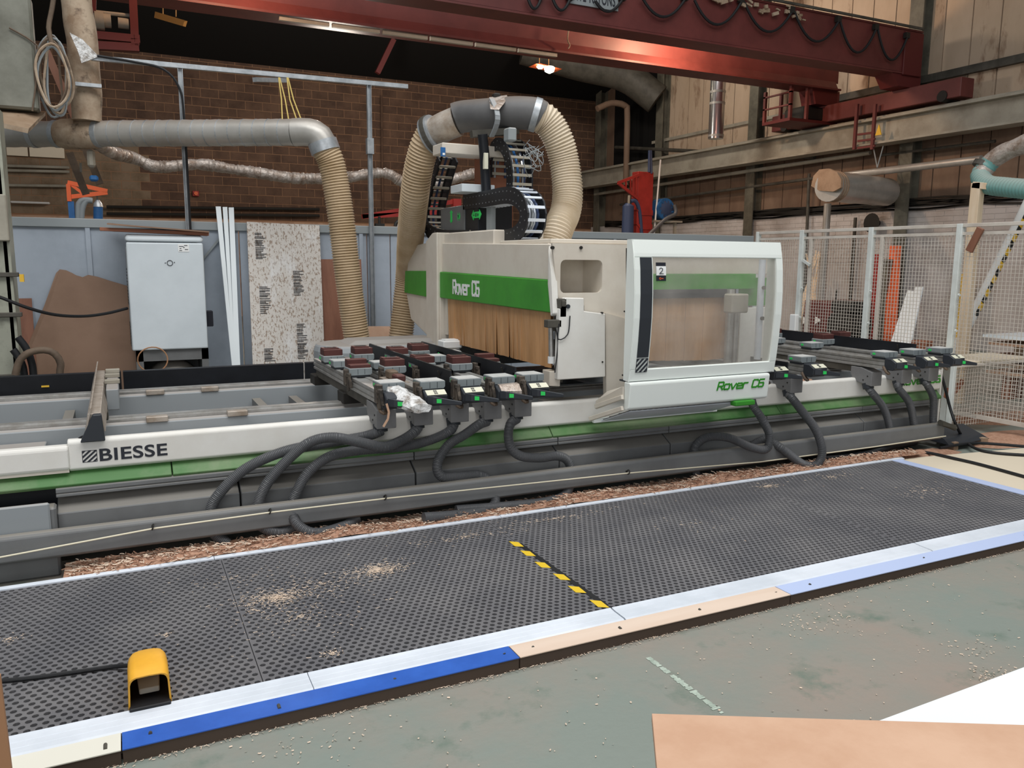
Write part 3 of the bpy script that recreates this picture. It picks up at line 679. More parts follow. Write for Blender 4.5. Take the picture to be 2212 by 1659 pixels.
# bed floor, rails, rear wall
MB().box(XL, XE, BF+.16, 6.8, .38, .40).build('bed_floor', M['machine_grey_light'], t)
MB().hexa([(XL,5.72,.40),(XE,5.72,.40),(XE,6.1,.40),(XL,6.1,.40),(XL,5.78,.52),(XE,5.78,.52),(XE,6.02,.52),(XL,6.02,.52)]).build('centre_ridge', M['machine_grey'], t)
for y0 in (5.17, 6.23):
    m = MB().ext([(y0,.47),(y0,.625),(y0+.03,.64),(y0+.15,.64),(y0+.15,.47)], XL, XE-.05); m.build('rail_beam', M['machine_grey_light'], t, bevel=.004)
    MB().ext([(y0+.025,.64),(y0+.025,.652),(y0+.05,.658),(y0+.05,.664),(y0+.075,.664),(y0+.075,.64)], XL, XE-.1).build('guide_rail', M['alu'], t)
    MB().ext([(y0+.10,.64),(y0+.10,.66),(y0+.135,.66),(y0+.135,.64)], XL, XE-.1).build('guide_rail', M['alu'], t)
    MB().box(XL, XE-.1, y0+.03, y0+.12, .40, .47).build('rail_foot', M['machine_grey'], t)
    for x0 in ((.16, .62) if y0 < 6 else (.19, .56)): MB().box(x0-.06, x0+.06, y0-.012, y0+.05, .628, .66).build('rail_block', M['alu_dusty'], t, bevel=.003)
for x in (-1.4, -.35, .88, 1.15, 2.75, 3.6, 4.7, 5.6):
    MB().box(x-.03, x+.03, 5.35, 6.2, .40, .56).build('cross_rib', M['machine_grey'], t)
for a, b in ((-2, -.42), (-.05, .62), (.72, 1.25), (2.35, 2.75), (2.95, 3.3), (4.6, 4.95)):
    MB().box(a, b, BF+.12, 5.16, .50, .565).build('tray_cover', M['machine_grey_light'], t, bevel=.004)
m = MB()
for a, b in ((XL, -.02), (-.01, 1.345), (1.355, 2.5), (3.9, XE)):
    MB().ext([(6.70,.58),(6.69,.745),(6.73,.75),(6.74,.58)], a, b-.004).build('rear_plate', M['near_black'], t)
MB().box(-.55, -.5, 6.685, 6.69, .66, .672).build('yellow_mark', M['hazard_yellow'], t)
sv = MB()
def pile(mb, cx, cy, z, rx, ry, h, n=7):
    v = [(cx, cy, z+h)]; f = []
    for r in range(1, n):
        for k in range(18):
            a = 2*PI*k/18; q = r/(n-1)
            j = 1+.18*mnoise.noise(Vector((cx*3+math.cos(a)*2*q, cy*3+math.sin(a)*2*q, h*9)))
            v.append((cx+rx*q*j*math.cos(a), cy+ry*q*j*math.sin(a), z+h*max(0,(1-q*q))*(1+.5*mnoise.noise(Vector((math.cos(a)*q*4+cx, math.sin(a)*q*4, 3))))-.002))
    for k in range(18): f.append((0, 1+k, 1+(k+1) % 18))
    for r in range(n-2):
        for k in range(18):
            a = 1+r*18+k; b = 1+r*18+(k+1) % 18; f.append((a, a+18, b+18, b))
    mb.add(v, f)
for cx, cy, rx, ry, h in ((.8,5.55,.4,.16,.05),(1.15,5.7,.3,.12,.06),(.45,5.6,.22,.1,.04),(-1.0,5.6,.35,.2,.07),(4.75,4.9,.35,.14,.19),(5.2,5.0,.25,.16,.20),(3.05,5.0,.2,.1,.14),(5.0,5.9,.4,.2,.12)):
    pile(sv, cx, cy, .40, rx, ry, h)
tag(sv.build('dust_heap', M['shavings'], smooth=True), 'loose orange wood dust lying inside the machine bed', 'sawdust', kind='stuff')
# lettering on the beam
def clip_band(c0, c1):
    poly = [(0,0),(1,0),(1,1),(0,1)]
    for s, c in ((1, c0), (-1, c1)):
        out = []
        for i in range(len(poly)):
            a, b = poly[i], poly[(i+1) % len(poly)]
            da, db = s*((a[1]-a[0])-c), s*((b[1]-b[0])-c)
            if da >= 0: out.append(a)
            if da*db < 0:
                k = da/(da-db); out.append((a[0]+(b[0]-a[0])*k, a[1]+(b[1]-a[1])*k))
        poly = out
        if not poly: break
    return poly
def emblem(mb, org, ex, ez, nrm, w, h, slope=1.):
    org, ex, ez, nrm = map(Vector, (org, ex, ez, nrm)); sk = .0
    P = lambda u, v: org+ex*(w*u)+ez*(h*v)
    for k in range(5):
        c = -.86+k*.40; pl = clip_band(c, c+.2)
        if len(pl) > 2: mb.prism([P(*q) for q in pl], nrm*.002)
    for (a, b) in (((0,0),(1,0)),((1,0),(1,1)),((1,1),(0,1)),((0,1),(0,0))):
        mb.bar(P(*a), P(*b), .0025, .0025)
a = A(179, 999, y=BF)
m = MB(); emblem(m, a, (1,0,0), (0,0,1), (0,-1,0), .067, .06)
ftext(m, 'BIESSE', A(216, 996.5, y=BF), (1,0,0), (0,0,1), (0,-1,0), .325, .067, .021)
m.build('maker_lettering', M['ink'], t)
m = MB()
text(m, 'Rover C6', A(1944, 834, y=BF-.001), (1,0,0), (0,0,1), (0,-1,0), .066, .052, .018, .013, thick=.003)
m.build('model_lettering', M['biesse_green'], t)
# ------------------------------------------------------------------ spare traverse without cups at the left
t = thing('work_support', 'bare work support beam without suction cups, alone on the left of the bed', 'work support', (-.15, 5.6, .66))
MB().prism([(-.20,4.62,.70),(-.185,4.62,.80),(-.125,4.62,.80),(-.105,4.62,.70)], (0,1.78,0)).build('beam', M['alu_dusty'], t, bevel=.004)
MB().hexa([(-.212,4.60,.66),(-.205,4.60,.66),(-.205,6.45,.70),(-.212,6.45,.70),(-.172,4.60,.83),(-.165,4.60,.83),(-.165,6.45,.86),(-.172,6.45,.86)]).build('stop_fence', M['alu_dusty'], t)
MB().prism([(-.225,4.57,.66),(-.16,4.57,.80),(-.12,4.57,.80),(-.11,4.57,.66)], (0,.05,0)).build('end_cap', M['dark_plastic'], t, bevel=.004)
MB().box(-.11, -.04, 5.5, 6.42, .66, .79).build('side_channel', M['machine_grey_light'], t, bevel=.004)
for y0 in (5.75, 6.05, 6.3): MB().box(-.12, -.03, y0, y0+.06, .79, .815).build('clamp_plate', M['steel_grey'], t, bevel=.003)
MB().tube(spline([(-.16,4.62,.69), (-.22,4.64,.665), (-.3,4.72,.60), (-.36,4.85,.52)], .03), .016, 8).build('supply_cable', M['rubber_black'], t, smooth=True)
MB().box(-.16, -.1, 5.2, 5.3, .66, .70).box(-.16, -.1, 6.25, 6.36, .66, .70).build('slide_block', M['steel_dark'], t)
# ------------------------------------------------------------------ work supports with suction cups
def support(xc, y1, label, group, head=True, wrapped=None, grime=False):
    t = thing('work_support', label, 'work support', (xc, 5.2, .66), group)
    w = .058
    prof = [(-w,.775),(-w,.79),(-w+.008,.795),(-w+.008,.80),(-w,.805),(-w,.822),(-w+.008,.826),(-w+.008,.834),(-w,.838),(-w,.852),(-.03,.852),(-.03,.846),(.03,.846),(.03,.852),(w,.852),(w,.775)]
    MB().prism([(xc+a,4.31,z) for a, z in prof], (0,y1-4.31,0)).build('beam', M['alu'], t)
    MB().box(xc-.05, xc+.05, 4.62, y1-.05, .72, .775).build('carriage', M['steel_dark'], t)
    for yy in (5.16, 6.02): MB().box(xc-.075, xc+.075, yy, yy+.16, .655, .73).build('slide_block', M['black_iron'], t, bevel=.005)
    if head:
        MB().prism([(xc-.066,4.34,.772),(xc-.066,4.26,.772),(xc-.066,4.24,.79),(xc-.066,4.232,.836),(xc-.066,4.278,.862),(xc-.066,4.34,.866)], (.134,0,0)).build('head', M['dark_plastic'], t, bevel=.005)
        if wrapped is None:
            a, b = Vector((0,4.233,.839)), Vector((0,4.274,.861)); n = Vector((0,-.45,.9))*.003
            m = MB().hexa([Vector((xc-.056,0,0))+a, Vector((xc+.062,0,0))+a, Vector((xc+.062,0,0))+a+n, Vector((xc-.056,0,0))+a+n, Vector((xc-.056,0,0))+b, Vector((xc+.062,0,0))+b, Vector((xc+.062,0,0))+b+n, Vector((xc-.056,0,0))+b+n])
            o = m.build('name_plate', M['label_cream'], t)
            m = MB()
            Mx = Matrix(((1,0,0),(0,.881,-.473),(0,.473,.881)))
            for k in (-1, 1):
                for j in (-1, 1):
                    c = a.lerp(b, .5+.22*j)+n*1.2+Vector((xc+.0055*k,0,0))
                    m.obox(c+Vector((-.003,0,0)), (.002,.014,.003), Mx).obox(c+Vector((.003,0,0)), (.002,.014,.003), Mx)
                    m.obox(c+Mx@Vector((0,.006,0)), (.006,.002,.003), Mx).obox(c-Mx@Vector((0,.006,0)), (.006,.002,.003), Mx)
            m.build('digit_mark', M['ink'], o)
        m = MB().hexa([(xc-.06,4.235,.790),(xc-.03,4.20,.792),(xc+.13,4.165,.782),(xc+.13,4.185,.782),(xc-.06,4.235,.842),(xc-.03,4.20,.838),(xc+.13,4.165,.803),(xc+.13,4.185,.803)])
        m.build('lever', M['dark_plastic'], t, bevel=.004)
        MB().hexa([(xc-.014,4.194,.800),(xc+.012,4.188,.799),(xc+.012,4.191,.799),(xc-.014,4.197,.800),(xc-.014,4.194,.824),(xc+.012,4.188,.821),(xc+.012,4.191,.821),(xc-.014,4.197,.824)]).build('green_tag', M['tag_green'], t)
        MB().tube([(xc+.04,4.236,.815),(xc+.04,4.226,.815)], .007, 10).build('lever_hole', M['near_black'], t)
        if wrapped is not None: wrapped(t, xc)
        for yy in (4.31, 5.0) if grime else ():     # grimy clamp mechanism beside the cups
            m = MB().box(xc-.10, xc-.062, yy, yy+.05, .80, .905).box(xc-.092, xc-.075, yy-.02, yy+.01, .77, .88).box(xc-.098, xc-.068, yy-.03, yy, .86, .885).bar((xc-.085,yy-.025,.88), (xc-.07,yy-.035,.79), .012, .02)
            m.build('clamp_mechanism', M['clamp_grime'], t, bevel=.004)
    # hanging connection box
    m = MB().prism([(xc-.06,4.45,.622),(xc-.06,4.62,.65),(xc-.06,4.66,.70),(xc-.06,4.66,.765),(xc-.06,4.56,.765),(xc-.06,4.45,.735)], (.118,0,0))
    m.build('connection_box', M['box_grey'], t, bevel=.003)
    for yy, zz in ((4.53,.665),(4.49,.70)): MB().tube([(xc-.063,yy,zz),(xc-.058,yy,zz)], .006, 8).build('screw', M['black_iron'], t)
    MB().tube([(xc-.02,4.52,.64),(xc-.02,4.505,.595)], [.044,.042], 14).build('hose_socket', M['dark_plastic'], t, smooth=True)
    MB().tube(spline([(xc-.085,4.33,.80),(xc-.08,4.30,.755),(xc-.05,4.30,.745),(xc-.04,4.36,.775)],.02), .010, 8).build('air_line', M['rubber_dusty'], t, smooth=True)
    return t
def wrap_film(t, xc):
    m = MB(); q = []
    import random as _r
    for i in range(9):
        for k in range(14):
            a = 2*PI*k/14; u = i/8
            rx, rz = .075-.02*abs(u-.3), .062-.035*u
            n = 1+.25*mnoise.noise(Vector((k*1.3, i*1.1, 4)))
            q.append((xc+.02+.08*u+rx*n*math.cos(a), 4.33-.20*u, .835-.045*u+rz*n*math.sin(a)))
    f = [(i*14+k, i*14+(k+1) % 14, (i+1)*14+(k+1) % 14, (i+1)*14+k) for i in range(8) for k in range(14)]+[tuple(range(13,-1,-1)), tuple(range(112,126))]
    m.add(q, f); m.build('film_wrapping', M['plastic_wrap'], t, smooth=False)
    c = [A(*p, y=4.2) for p in ((835,872),(840,890),(838,905),(828,922))]
    m = MB(); 
    for a, b in zip(c, c[1:]): m.bar(a, b, .012, .003, up=(0,-1,0))
    m.build('tape_tail', M['mdf'], t)
def wrap_tape(t, xc):
    m = MB().hexa([(xc-.05,4.222,.836),(xc+.078,4.215,.832),(xc+.078,4.25,.832),(xc-.05,4.25,.836),(xc-.05,4.262,.868),(xc+.078,4.255,.87),(xc+.078,4.285,.874),(xc-.05,4.285,.87)]).box(xc+.0, xc+.078, 4.216, 4.24, .805, .832)
    m.build('silver_tape', M['foil'], t)
GS = 'work supports carrying suction cups'
LX = [1.36, 1.59, 1.823, 2.045, 2.255]
LABS = ['work support with its head wrapped in clear plastic film, leftmost of the front row', 'work support with a plain lettered head, just right of the film-wrapped one', 'work support carrying the left long black fence, third of the left group', 'work support whose head is patched with silver tape', 'work support with the right long black fence, nearest the white machine head']
SUP = []
for i, x in enumerate(LX):
    SUP.append(support(x, 6.12, LABS[i], GS, wrapped={0: wrap_film, 3: wrap_tape}.get(i), grime=True))
RX = [4.20, 4.575, 5.435, 5.79, 6.12]
RLABS = ['work support mostly hidden behind the right edge of the white guard', 'work support just right of the white guard, with one grey cup by its head', 'work support with a long dusty beam and three cups, in the right group', 'work support second from the right end of the machine', 'work support at the far right end of the machine']
for i, x in enumerate(RX): SUP.append(support(x, 6.12, RLABS[i], GS))
def fence(x, y0, y1, z1, label, grp='black stop fences on the work supports'):
    m = MB().prism([(x,y0,.80),(x,y0,z1),(x,y1,z1),(x,y1+.02,z1-.03),(x,y1-.05,.80),(x,y1-.02,.78),(x,y0+.05,.75)], (.012,0,0))
    t = thing('stop_fence', label, 'fence', (x, (y0+y1)/2, .75), grp)
    m.build('plate', M['near_black'], t)
    MB().tube([(x-.004,y0+.16,z1-.05),(x-.016,y0+.16,z1-.02)], .006, 6).build('lock_pin', M['black_iron'], t)
fence(LX[2]-.075, 4.43, 6.15, .945, 'long black stop fence on the third work support from the left')
fence(LX[4]-.075, 4.43, 6.15, .945, 'long black stop fence running under the tan curtain strips')
fence(5.86, 4.45, 6.4, .945, 'long black stop fence right of the white guard window')
fence(4.33, 4.32, 4.9, .885, 'short black stop fence peeking out at the right edge of the guard')
fence(6.28, 4.45, 5.3, .86, 'short black stop fence at the far right end of the bed')
# suction cups: grey bodies, some topped by a maroon block
cup0 = None
def cup(x, y, label, sq=True):
    global cup0
    if cup0 is None:
        t = thing('suction_cup', label, 'suction cup', (x, y, .852), 'grey suction cups on the work supports'); cup0 = t
        MB().box(x-.062, x+.062, y-.058, y+.058, .852, .868).build('foot', M['dark_plastic'], t)
        MB().prism([(x-.075,y-.068,.876),(x-.066,y-.068,.866),(x+.066,y-.068,.866),(x+.075,y-.068,.876),(x+.075,y-.068,.909),(x-.075,y-.068,.909)], (0,.136,0)).build('body', M['pod_grey'], t, bevel=.0015)
        MB().box(x-.071, x+.071, y-.064, y+.064, .909, .912).build('seal_pad', M['pod_pad'], t)
        MB().box(x-.078, x-.075, y+.02, y+.045, .882, .897).build('green_tag', M['tag_green'], t)
        for k in (-.02, .025): MB().box(x+k, x+k+.002, y-.0695, y-.068, .872, .905).build('seam', M['dark_plastic'], t)
        return t
    t = copy_tree(cup0, (x, y, .852)); t['label'] = label; return t
blk0 = None; blk1 = None
def block(x, y, label, z=.912, step=False):
    global blk0, blk1
    src = blk1 if step else blk0
    if src is None:
        t = thing('rubber_block', label, 'suction block', (x, y, z), 'maroon blocks on the suction cups')
        if step:
            MB().box(x-.068, x+.068, y-.064, y+.0, z, z+.022).build('lower_slab', M['maroon'], t, bevel=.003)
            MB().box(x-.07, x+.06, y+.0, y+.06, z, z+.050).build('upper_slab', M['maroon'], t, bevel=.003); blk1 = t
        else:
            MB().box(x-.068, x+.068, y-.06, y+.06, z, z+.044).build('slab', M['maroon'], t, bevel=.003); blk0 = t
            MB().box(x-.066, x+.05, y-.02, y+.056, z+.044, z+.052).build('raised_rim', M['maroon'], t, bevel=.002)
            MB().box(x-.045, x+.035, y-.0, y+.045, z+.052, z+.054).build('suction_hole', M['near_black'], t)
        return t
    t = copy_tree(src, (x, y, z)); t['label'] = label; return t
ORD = ['first', 'second', 'third', 'fourth']
where = ['film-wrapped work support', 'second work support', 'left fenced work support', 'silver-taped work support', 'support beneath the curtain']
spots = [[(4.40,0),(5.06,1),(5.48,0),(5.78,1)], [(4.36,0),(5.06,1),(5.30,0),(5.80,1)], [(4.37,0),(5.13,1),(5.68,1)], [(4.37,0),(5.02,1),(5.50,0),(5.85,1)], [(4.39,0),(5.02,1),(5.72,0)]]
for i, sp in enumerate(spots):
    for k, (y, b) in enumerate(sp):
        cup(LX[i], y, 'grey suction cup, %s from the front on the %s' % (ORD[k], where[i]))
        if b: block(LX[i], y, 'maroon suction block on the %s cup of the %s' % (ORD[k], where[i]), step=(i, k) in ((0, 1), (4, 1)))
for i, x, ys in ((1, RX[1], (4.42, )), (2, RX[2], (4.40, 5.15, 5.6)), (3, RX[3], (4.42,)), (4, RX[4], (4.42,))):
    for k, y in enumerate(ys):
        cup(x, y, 'grey suction cup, %s from the front on the %s' % (ORD[k], ['', 'support right of the guard', 'long dusty beam at the right', 'last support but one', 'rightmost support'][i]))
for x, y, l in ((RX[3]-.0, 5.35, 'middle'), (6.12, 5.45, 'right-hand'), (5.79, 6.0, 'left-hand')):
    cup(x, y, 'grey cup under the %s maroon block behind the long right fence' % l); block(x, y, '%s maroon block standing behind the long fence right of the guard' % l)
# loose bits lying on the film-wrapped support
tag(MB().box(1.50,1.56,4.83,4.93,.853,.905).build('clamp_jaw', M['rubber_dusty'], bevel=.008), 'small dusty brown clamp jaw between the first two work supports, rear one', 'clamp')
tag(MB().box(1.50,1.565,4.70,4.79,.853,.895).build('clamp_jaw', M['maroon'], bevel=.008), 'small dusty brown clamp jaw between the first two work supports, front one', 'clamp')
tag(MB().box(1.47,1.58,4.68,4.96,.82,.853).build('shim_plate', M['alu_dusty']), 'pale plate bridging the first two work supports under the clamp jaws', 'plate')
p = A(972, 748, y=6.35)
t = thing('white_box', 'white plastic junction box lying at the rear, below the curtain', 'box', (p.x, 6.35, .86))
MB().box(p.x-.085, p.x+.085, 6.28, 6.42, .86, .925).build('body', M['paper_white'], t, bevel=.008)
MB().box(p.x-.06, p.x+.06, 6.30, 6.40, .925, .935).build('lid', M['paper_white'], t, bevel=.003)
MB().box(p.x-.05, p.x+.05, 6.25, 6.45, .62, .86).build('bracket', M['machine_grey'], t)
p = A(1822, 790, y=5.3)
t = thing('red_lever', 'red clamp lever glinting beneath the long dusty beam at the right', 'lever', tuple(p))
MB().bar(p+Vector((-.06,0,-.03)), p+Vector((.06,.02,.02)), .03, .02).build('handle', M['red_paint'], t, bevel=.004)
MB().tube([p+Vector((.05,.02,.03)), p+Vector((.05,.02,-.12))], .015, 8).build('spindle', M['steel_grey'], t)
# ------------------------------------------------------------------ grey corrugated hoses of the work supports
def shose(xc, pts, lab, r=.031, y0=4.5):
    P = [Vector((xc-.02, 4.505, .60))]+[A(px, py, y=yy) for px, py, yy in pts]
    tag(hose(MB(), P, r, .0085, .13, 14, 3).build('suction_hose', M['hose_grey'], smooth=True), lab, 'hose', 'grey corrugated hoses of the work supports')
shose(LX[0], [(812,936,4.50),(780,944,4.54),(700,958,4.54),(612,976,4.50),(530,1013,4.50),(475,1065,4.49),(455,1105,4.49),(462,1150,4.46),(492,1175,4.43)], 'grey hose reaching farthest left, draped from the film-wrapped support')
shose(LX[1], [(893,935,4.45),(862,954,4.44),(828,965,4.42),(780,956,4.42),(720,945,4.42),(670,955,4.44),(625,990,4.46),(580,1040,4.47),(557,1090,4.48),(558,1130,4.45),(600,1150,4.42),(640,1140,4.45)], 'grey hose humping over the white beam, second arch from the left')
shose(LX[2], [(970,932,4.47),(925,952,4.50),(860,966,4.50),(780,972,4.50),(715,985,4.48),(668,1018,4.47),(642,1060,4.47),(632,1090,4.47),(640,1130,4.38),(680,1152,4.34),(740,1138,4.40),(770,1122,4.48)], 'grey hose making the third arch and looping out under the front rail')
shose(LX[3], [(1035,917,4.46),(1005,938,4.45),(968,962,4.46),(945,1000,4.46),(952,1028,4.46),(985,1030,4.47),(1035,1027,4.485),(1060,1045,4.48),(1070,1085,4.40),(1045,1102,4.36),(990,1112,4.33),(915,1118,4.31)], 'grey hose bent like a hook down to the dust, from the taped support')
shose(LX[4], [(1103,915,4.46),(1098,940,4.45),(1104,968,4.45),(1125,985,4.45),(1165,989,4.46),(1205,985,4.475),(1228,998,4.48),(1233,1030,4.485),(1222,1068,4.42),(1180,1084,4.37),(1090,1094,4.36),(985,1102,4.38)], 'grey hose in an S bend nearest the white machine head')
shose(RX[0], [(1628,878,4.42),(1646,905,4.38),(1662,940,4.36),(1655,970,4.35),(1620,965,4.36),(1575,946,4.40),(1530,944,4.45),(1503,962,4.47),(1500,990,4.48),(1505,1030,4.45)], 'grey hose looping left below the white guard')
shose(RX[1], [(1709,858,4.46),(1730,885,4.42),(1763,930,4.36),(1776,975,4.33),(1765,1003,4.32),(1735,1003,4.33),(1690,970,4.38),(1655,950,4.46),(1625,962,4.50)], 'grey hose sagging lowest at the right, in front of the rail', r=.033)
for i, (a, b, c_) in enumerate((((1885,850),(1908,880),(1921,918)), ((1940,838),(1964,870),(1974,915)), ((2003,832),(2016,860),(2016,910)))):
    shose(RX[2+i], [(*a, 4.47), (*b, 4.475), (*c_, 4.48), (c_[0]+4, c_[1]+35, 4.48)], ['left', 'middle', 'right'][i]+' of the three short grey hoses dropping behind the rail at the right end')
tag(hose(MB(), [A(1770,990,y=4.44), A(1830,988,y=4.42), A(1880,980,y=4.40), A(1920,965,y=4.46), A(1975,955,y=4.55)], .03, .0125, .14, 12, 3).build('suction_hose', M['rubber_black'], smooth=True), 'black hose lying in the dust under the right end of the rail', 'hose')
# ------------------------------------------------------------------ moving gantry head
GX = 2.55
t = thing('machine_gantry', 'white bridge-shaped machine head with green bands, tan curtain strips and a big windowed guard', 'machine head', (3.2, 5.4, .67)); GT = t
P = lambda px, py: A(px, py, x=GX)
def yz(px, py): p = A(px, py, x=GX); return (p.y, p.z)
side = [yz(955,525), yz(1188,527), yz(1192,606), yz(955,588)]
m = MB().prism([(GX,y,z) for y,z in side], (.03,0,0)); m.build('side_panel', M['machine_cream'], t, bevel=.006)
band = [yz(954,587), yz(1191,605), yz(1198,676), yz(954,643)]
MB().prism([(GX-.022,y,z) for y,z in band], (.05,0,0)).build('green_band', M['biesse_green'], t, bevel=.006)
# white model lettering on the green band (reads towards the viewer: along -y)
m = MB()
a = A(979, 630, x=GX-.022); b = A(1046, 641, x=GX-.022)
text(m, 'Rover C6', (GX-.0225, a.y, 1.315), (0,-1,0), (0,0,1), (-1,0,0), .125, .058, .017, .02, thick=.002)
m.build('model_lettering', M['paper_white'], t)
# roof, rear and inner structure
MB().box(GX+.01, 3.9, 4.72, 6.6, 1.69, 1.715).build('roof', M['machine_cream'], t)
MB().box(GX+.02, 3.9, 6.56, 6.62, .95, 1.7).build('rear_wall', M['machine_cream'], t)
MB().box(3.88, 3.92, 4.8, 6.6, 1.27, 1.7).build('far_side_panel', M['machine_cream'], t)
MB().box(3.91, 3.935, 4.8, 6.6, 1.27, 1.5).build('far_green_band', M['biesse_green'], t)
# tan curtain strips, left side
y0, y1 = yz(1187,797)[0]+.02, yz(965,738)[0]
n = 26
MB().box(GX+.032, GX+.035, y0, y1, .90, 1.3).build('curtain_backing', M['curtain_back'], t)
for k in range(n):
    ya = y0+(y1-y0)*k/n; yb = y0+(y1-y0)*(k+1)/n
    dx = .003*((k*7) % 3-1); tw = R.uniform(-.007,.007); zb = .890+R.uniform(-.001,.002)
    zt = 1.30
    T = .004
    MB().hexa([(GX+.02+dx+tw,ya,zb),(GX+.02+dx-tw,yb-.001,zb),(GX+.02+dx-tw+T,yb-.001,zb),(GX+.02+dx+tw+T,ya,zb),(GX+.01,ya,zt),(GX+.01,yb-.001,zt),(GX+.014,yb-.001,zt),(GX+.014,ya,zt)]).build('curtain_strip', M['curtain'], t)
# left column and rear head with the short green band
MB().prism([(2.52,y,z) for y,z in ((6.63,.80),(6.97,.80),(6.97,1.765),(6.80,1.835),(6.63,1.835))], (.4,0,0)).build('side_column', M['machine_cream'], t, bevel=.012, seg=2)
MB().prism([(2.50,y,z) for y,z in ((6.63,.84),(6.73,.84),(6.73,1.835),(6.63,1.835))], (.03,0,0)).build('column_edge', M['machine_cream'], t, bevel=.012, seg=2)
MB().prism([(2.56,y,z) for y,z in ((6.97,.86),(7.05,.90),(7.52,1.02),(7.655,1.277),(7.62,1.49),(7.54,1.732),(6.97,1.755))], (.35,0,0)).build('rear_head', M['machine_cream'], t, bevel=.01, seg=2)
MB().prism([(2.545,y,z) for y,z in ((6.965,1.26),(7.665,1.277),(7.63,1.49),(6.965,1.50))], (.02,0,0)).build('rear_green_band', M['biesse_green'], t, bevel=.003)
MB().box(2.57, 3.0, 5.6, 6.65, 1.715, 1.83).build('roof_box', M['machine_cream'], t, bevel=.01)
MB().box(2.6, 3.6, 4.75, 5.55, 1.715, 1.745).build('roof_tray', M['machine_cream'], t, bevel=.005)
MB().box(2.7, 3.7, 6.62, 7.0, .66, .85).build('rear_carriage', M['machine_grey'], t)
MB().box(2.65, 3.8, 4.74, 5.0, .40, .62).build('front_carriage', M['machine_grey'], t)
# front plates behind the guard
fy = 4.6
def F(px, py, y=fy): p = A(px, py, y=y); return (p.x, p.z)
out = [F(1193,525), F(1352,531), F(1352,690), F(1309,681), F(1262,672), F(1262,660), F(1215,660), F(1205,640)]
o1 = A(1211,561,y=fy); o2 = A(1300,632,y=fy)
hole = rrect(o1.x, o2.x, o2.z, o1.z, .035, 4)
plate([(x, fy, z) for x, z in out], [[(x, fy, z) for x, z in hole]], (0,.02,0)).build('front_plate', M['machine_cream'], t)
MB().box(o1.x-.01, o2.x+.01, fy+.26, fy+.28, o2.z-.01, o1.z+.01).box(o1.x-.02, o1.x-.005, fy+.02, fy+.28, o2.z-.01, o1.z+.01).box(o2.x+.005, o2.x+.02, fy+.02, fy+.28, o2.z-.01, o1.z+.01).box(o1.x-.01, o2.x+.01, fy+.02, fy+.28, o2.z-.02, o2.z-.005).box(o1.x-.01, o2.x+.01, fy+.02, fy+.28, o1.z+.005, o1.z+.02).build('recess_box', M['machine_cream'], t)
fy2 = 4.53
low = [F(1205,821,fy2), F(1308,814,fy2), F(1308,678,fy2), F(1262,672,fy2), F(1262,644,fy2), F(1222,643,fy2), F(1217,652,fy2), F(1209,668,fy2), F(1206,760,fy2)]
MB().prism([(x, fy2, z) for x, z in low], (0,.05,0)).build('lower_plate', M['machine_white'], t, bevel=.005)
jam = [F(1308,676,4.58), F(1358,690,4.58), F(1358,865,4.58), F(1310,862,4.58)]
MB().prism([(x, 4.58, z) for x, z in jam], (0,.04,0)).build('jamb_plate', M['machine_cream'], t)
a = A(1228,662,y=4.52)
MB().tube([a, a+Vector((0,.02,0))], .014, 12).build('cable_grommet', M['dark_plastic'], t)
for px, py in ((1302,676),(1302,782),(1352,673),(1348,811)):
    a = A(px,py,y=4.525); MB().tube([a, a+Vector((0,.02,0))], .006, 8).build('screw', M['black_iron'], t)
for px in (1195,1256):
    a = A(px,535,y=4.59); MB().tube([a, a+Vector((0,.02,0))], .011, 10).build('plug', M['black_iron'], t)
# air cylinder and bracket beside the curtain
a, b = A(1190,690,x=GX-.01), A(1191,775,x=GX-.01)
MB().tube([a, b], .018, 12).build('air_cylinder', M['alu'], t, smooth=True)
MB().tube([b+Vector((0,0,.015)), b+Vector((0,0,-.03))], .024, 12).build('cylinder_cap', M['paper_white'], t, smooth=True)
c = A(1212,665,y=4.56); MB().obox(c, (.05,.06,.12)).obox(c+Vector((-.06,0,-.10)), (.10,.06,.05)).obox(c+Vector((.0,-.03,.03)), (.03,.03,.04)).build('cylinder_bracket', M['steel_dark'], t, bevel=.004)
MB().tube(spline([c+Vector((-.03,-.03,-.1)), c+Vector((-.04,-.04,-.2)), c+Vector((.03,-.04,-.17)), c+Vector((.045,-.04,-.05))],.02), .004, 6).tube(spline([c+Vector((-.06,-.02,-.1)), c+Vector((-.03,-.02,-.22)), c+Vector((-.05,-.02,-.42))],.03), .004, 6).build('sensor_lead', M['rubber_black'], t)
MB().box(2.585, 2.62, 4.60, 4.66, .80, 1.27).build('curtain_post', M['steel_dark'], t)
MB().hexa([(GX-.03,4.60,.78),(GX+.03,4.56,.78),(GX+.03,4.70,.78),(GX-.03,4.70,.78),(GX-.03,4.60,.88),(GX+.03,4.56,.88),(GX+.03,4.70,.88),(GX-.03,4.70,.88)]).build('curtain_foot', M['machine_cream'], t, bevel=.004)
m = MB().prism([(GX-.022,4.66,1.70),(GX-.022,4.615,1.55),(GX-.03,4.56,1.26),(GX-.03,4.60,1.24),(GX-.022,4.66,1.45)], (.045,0,0)); m.build('corner_trim', M['machine_white'], t, bevel=.006)
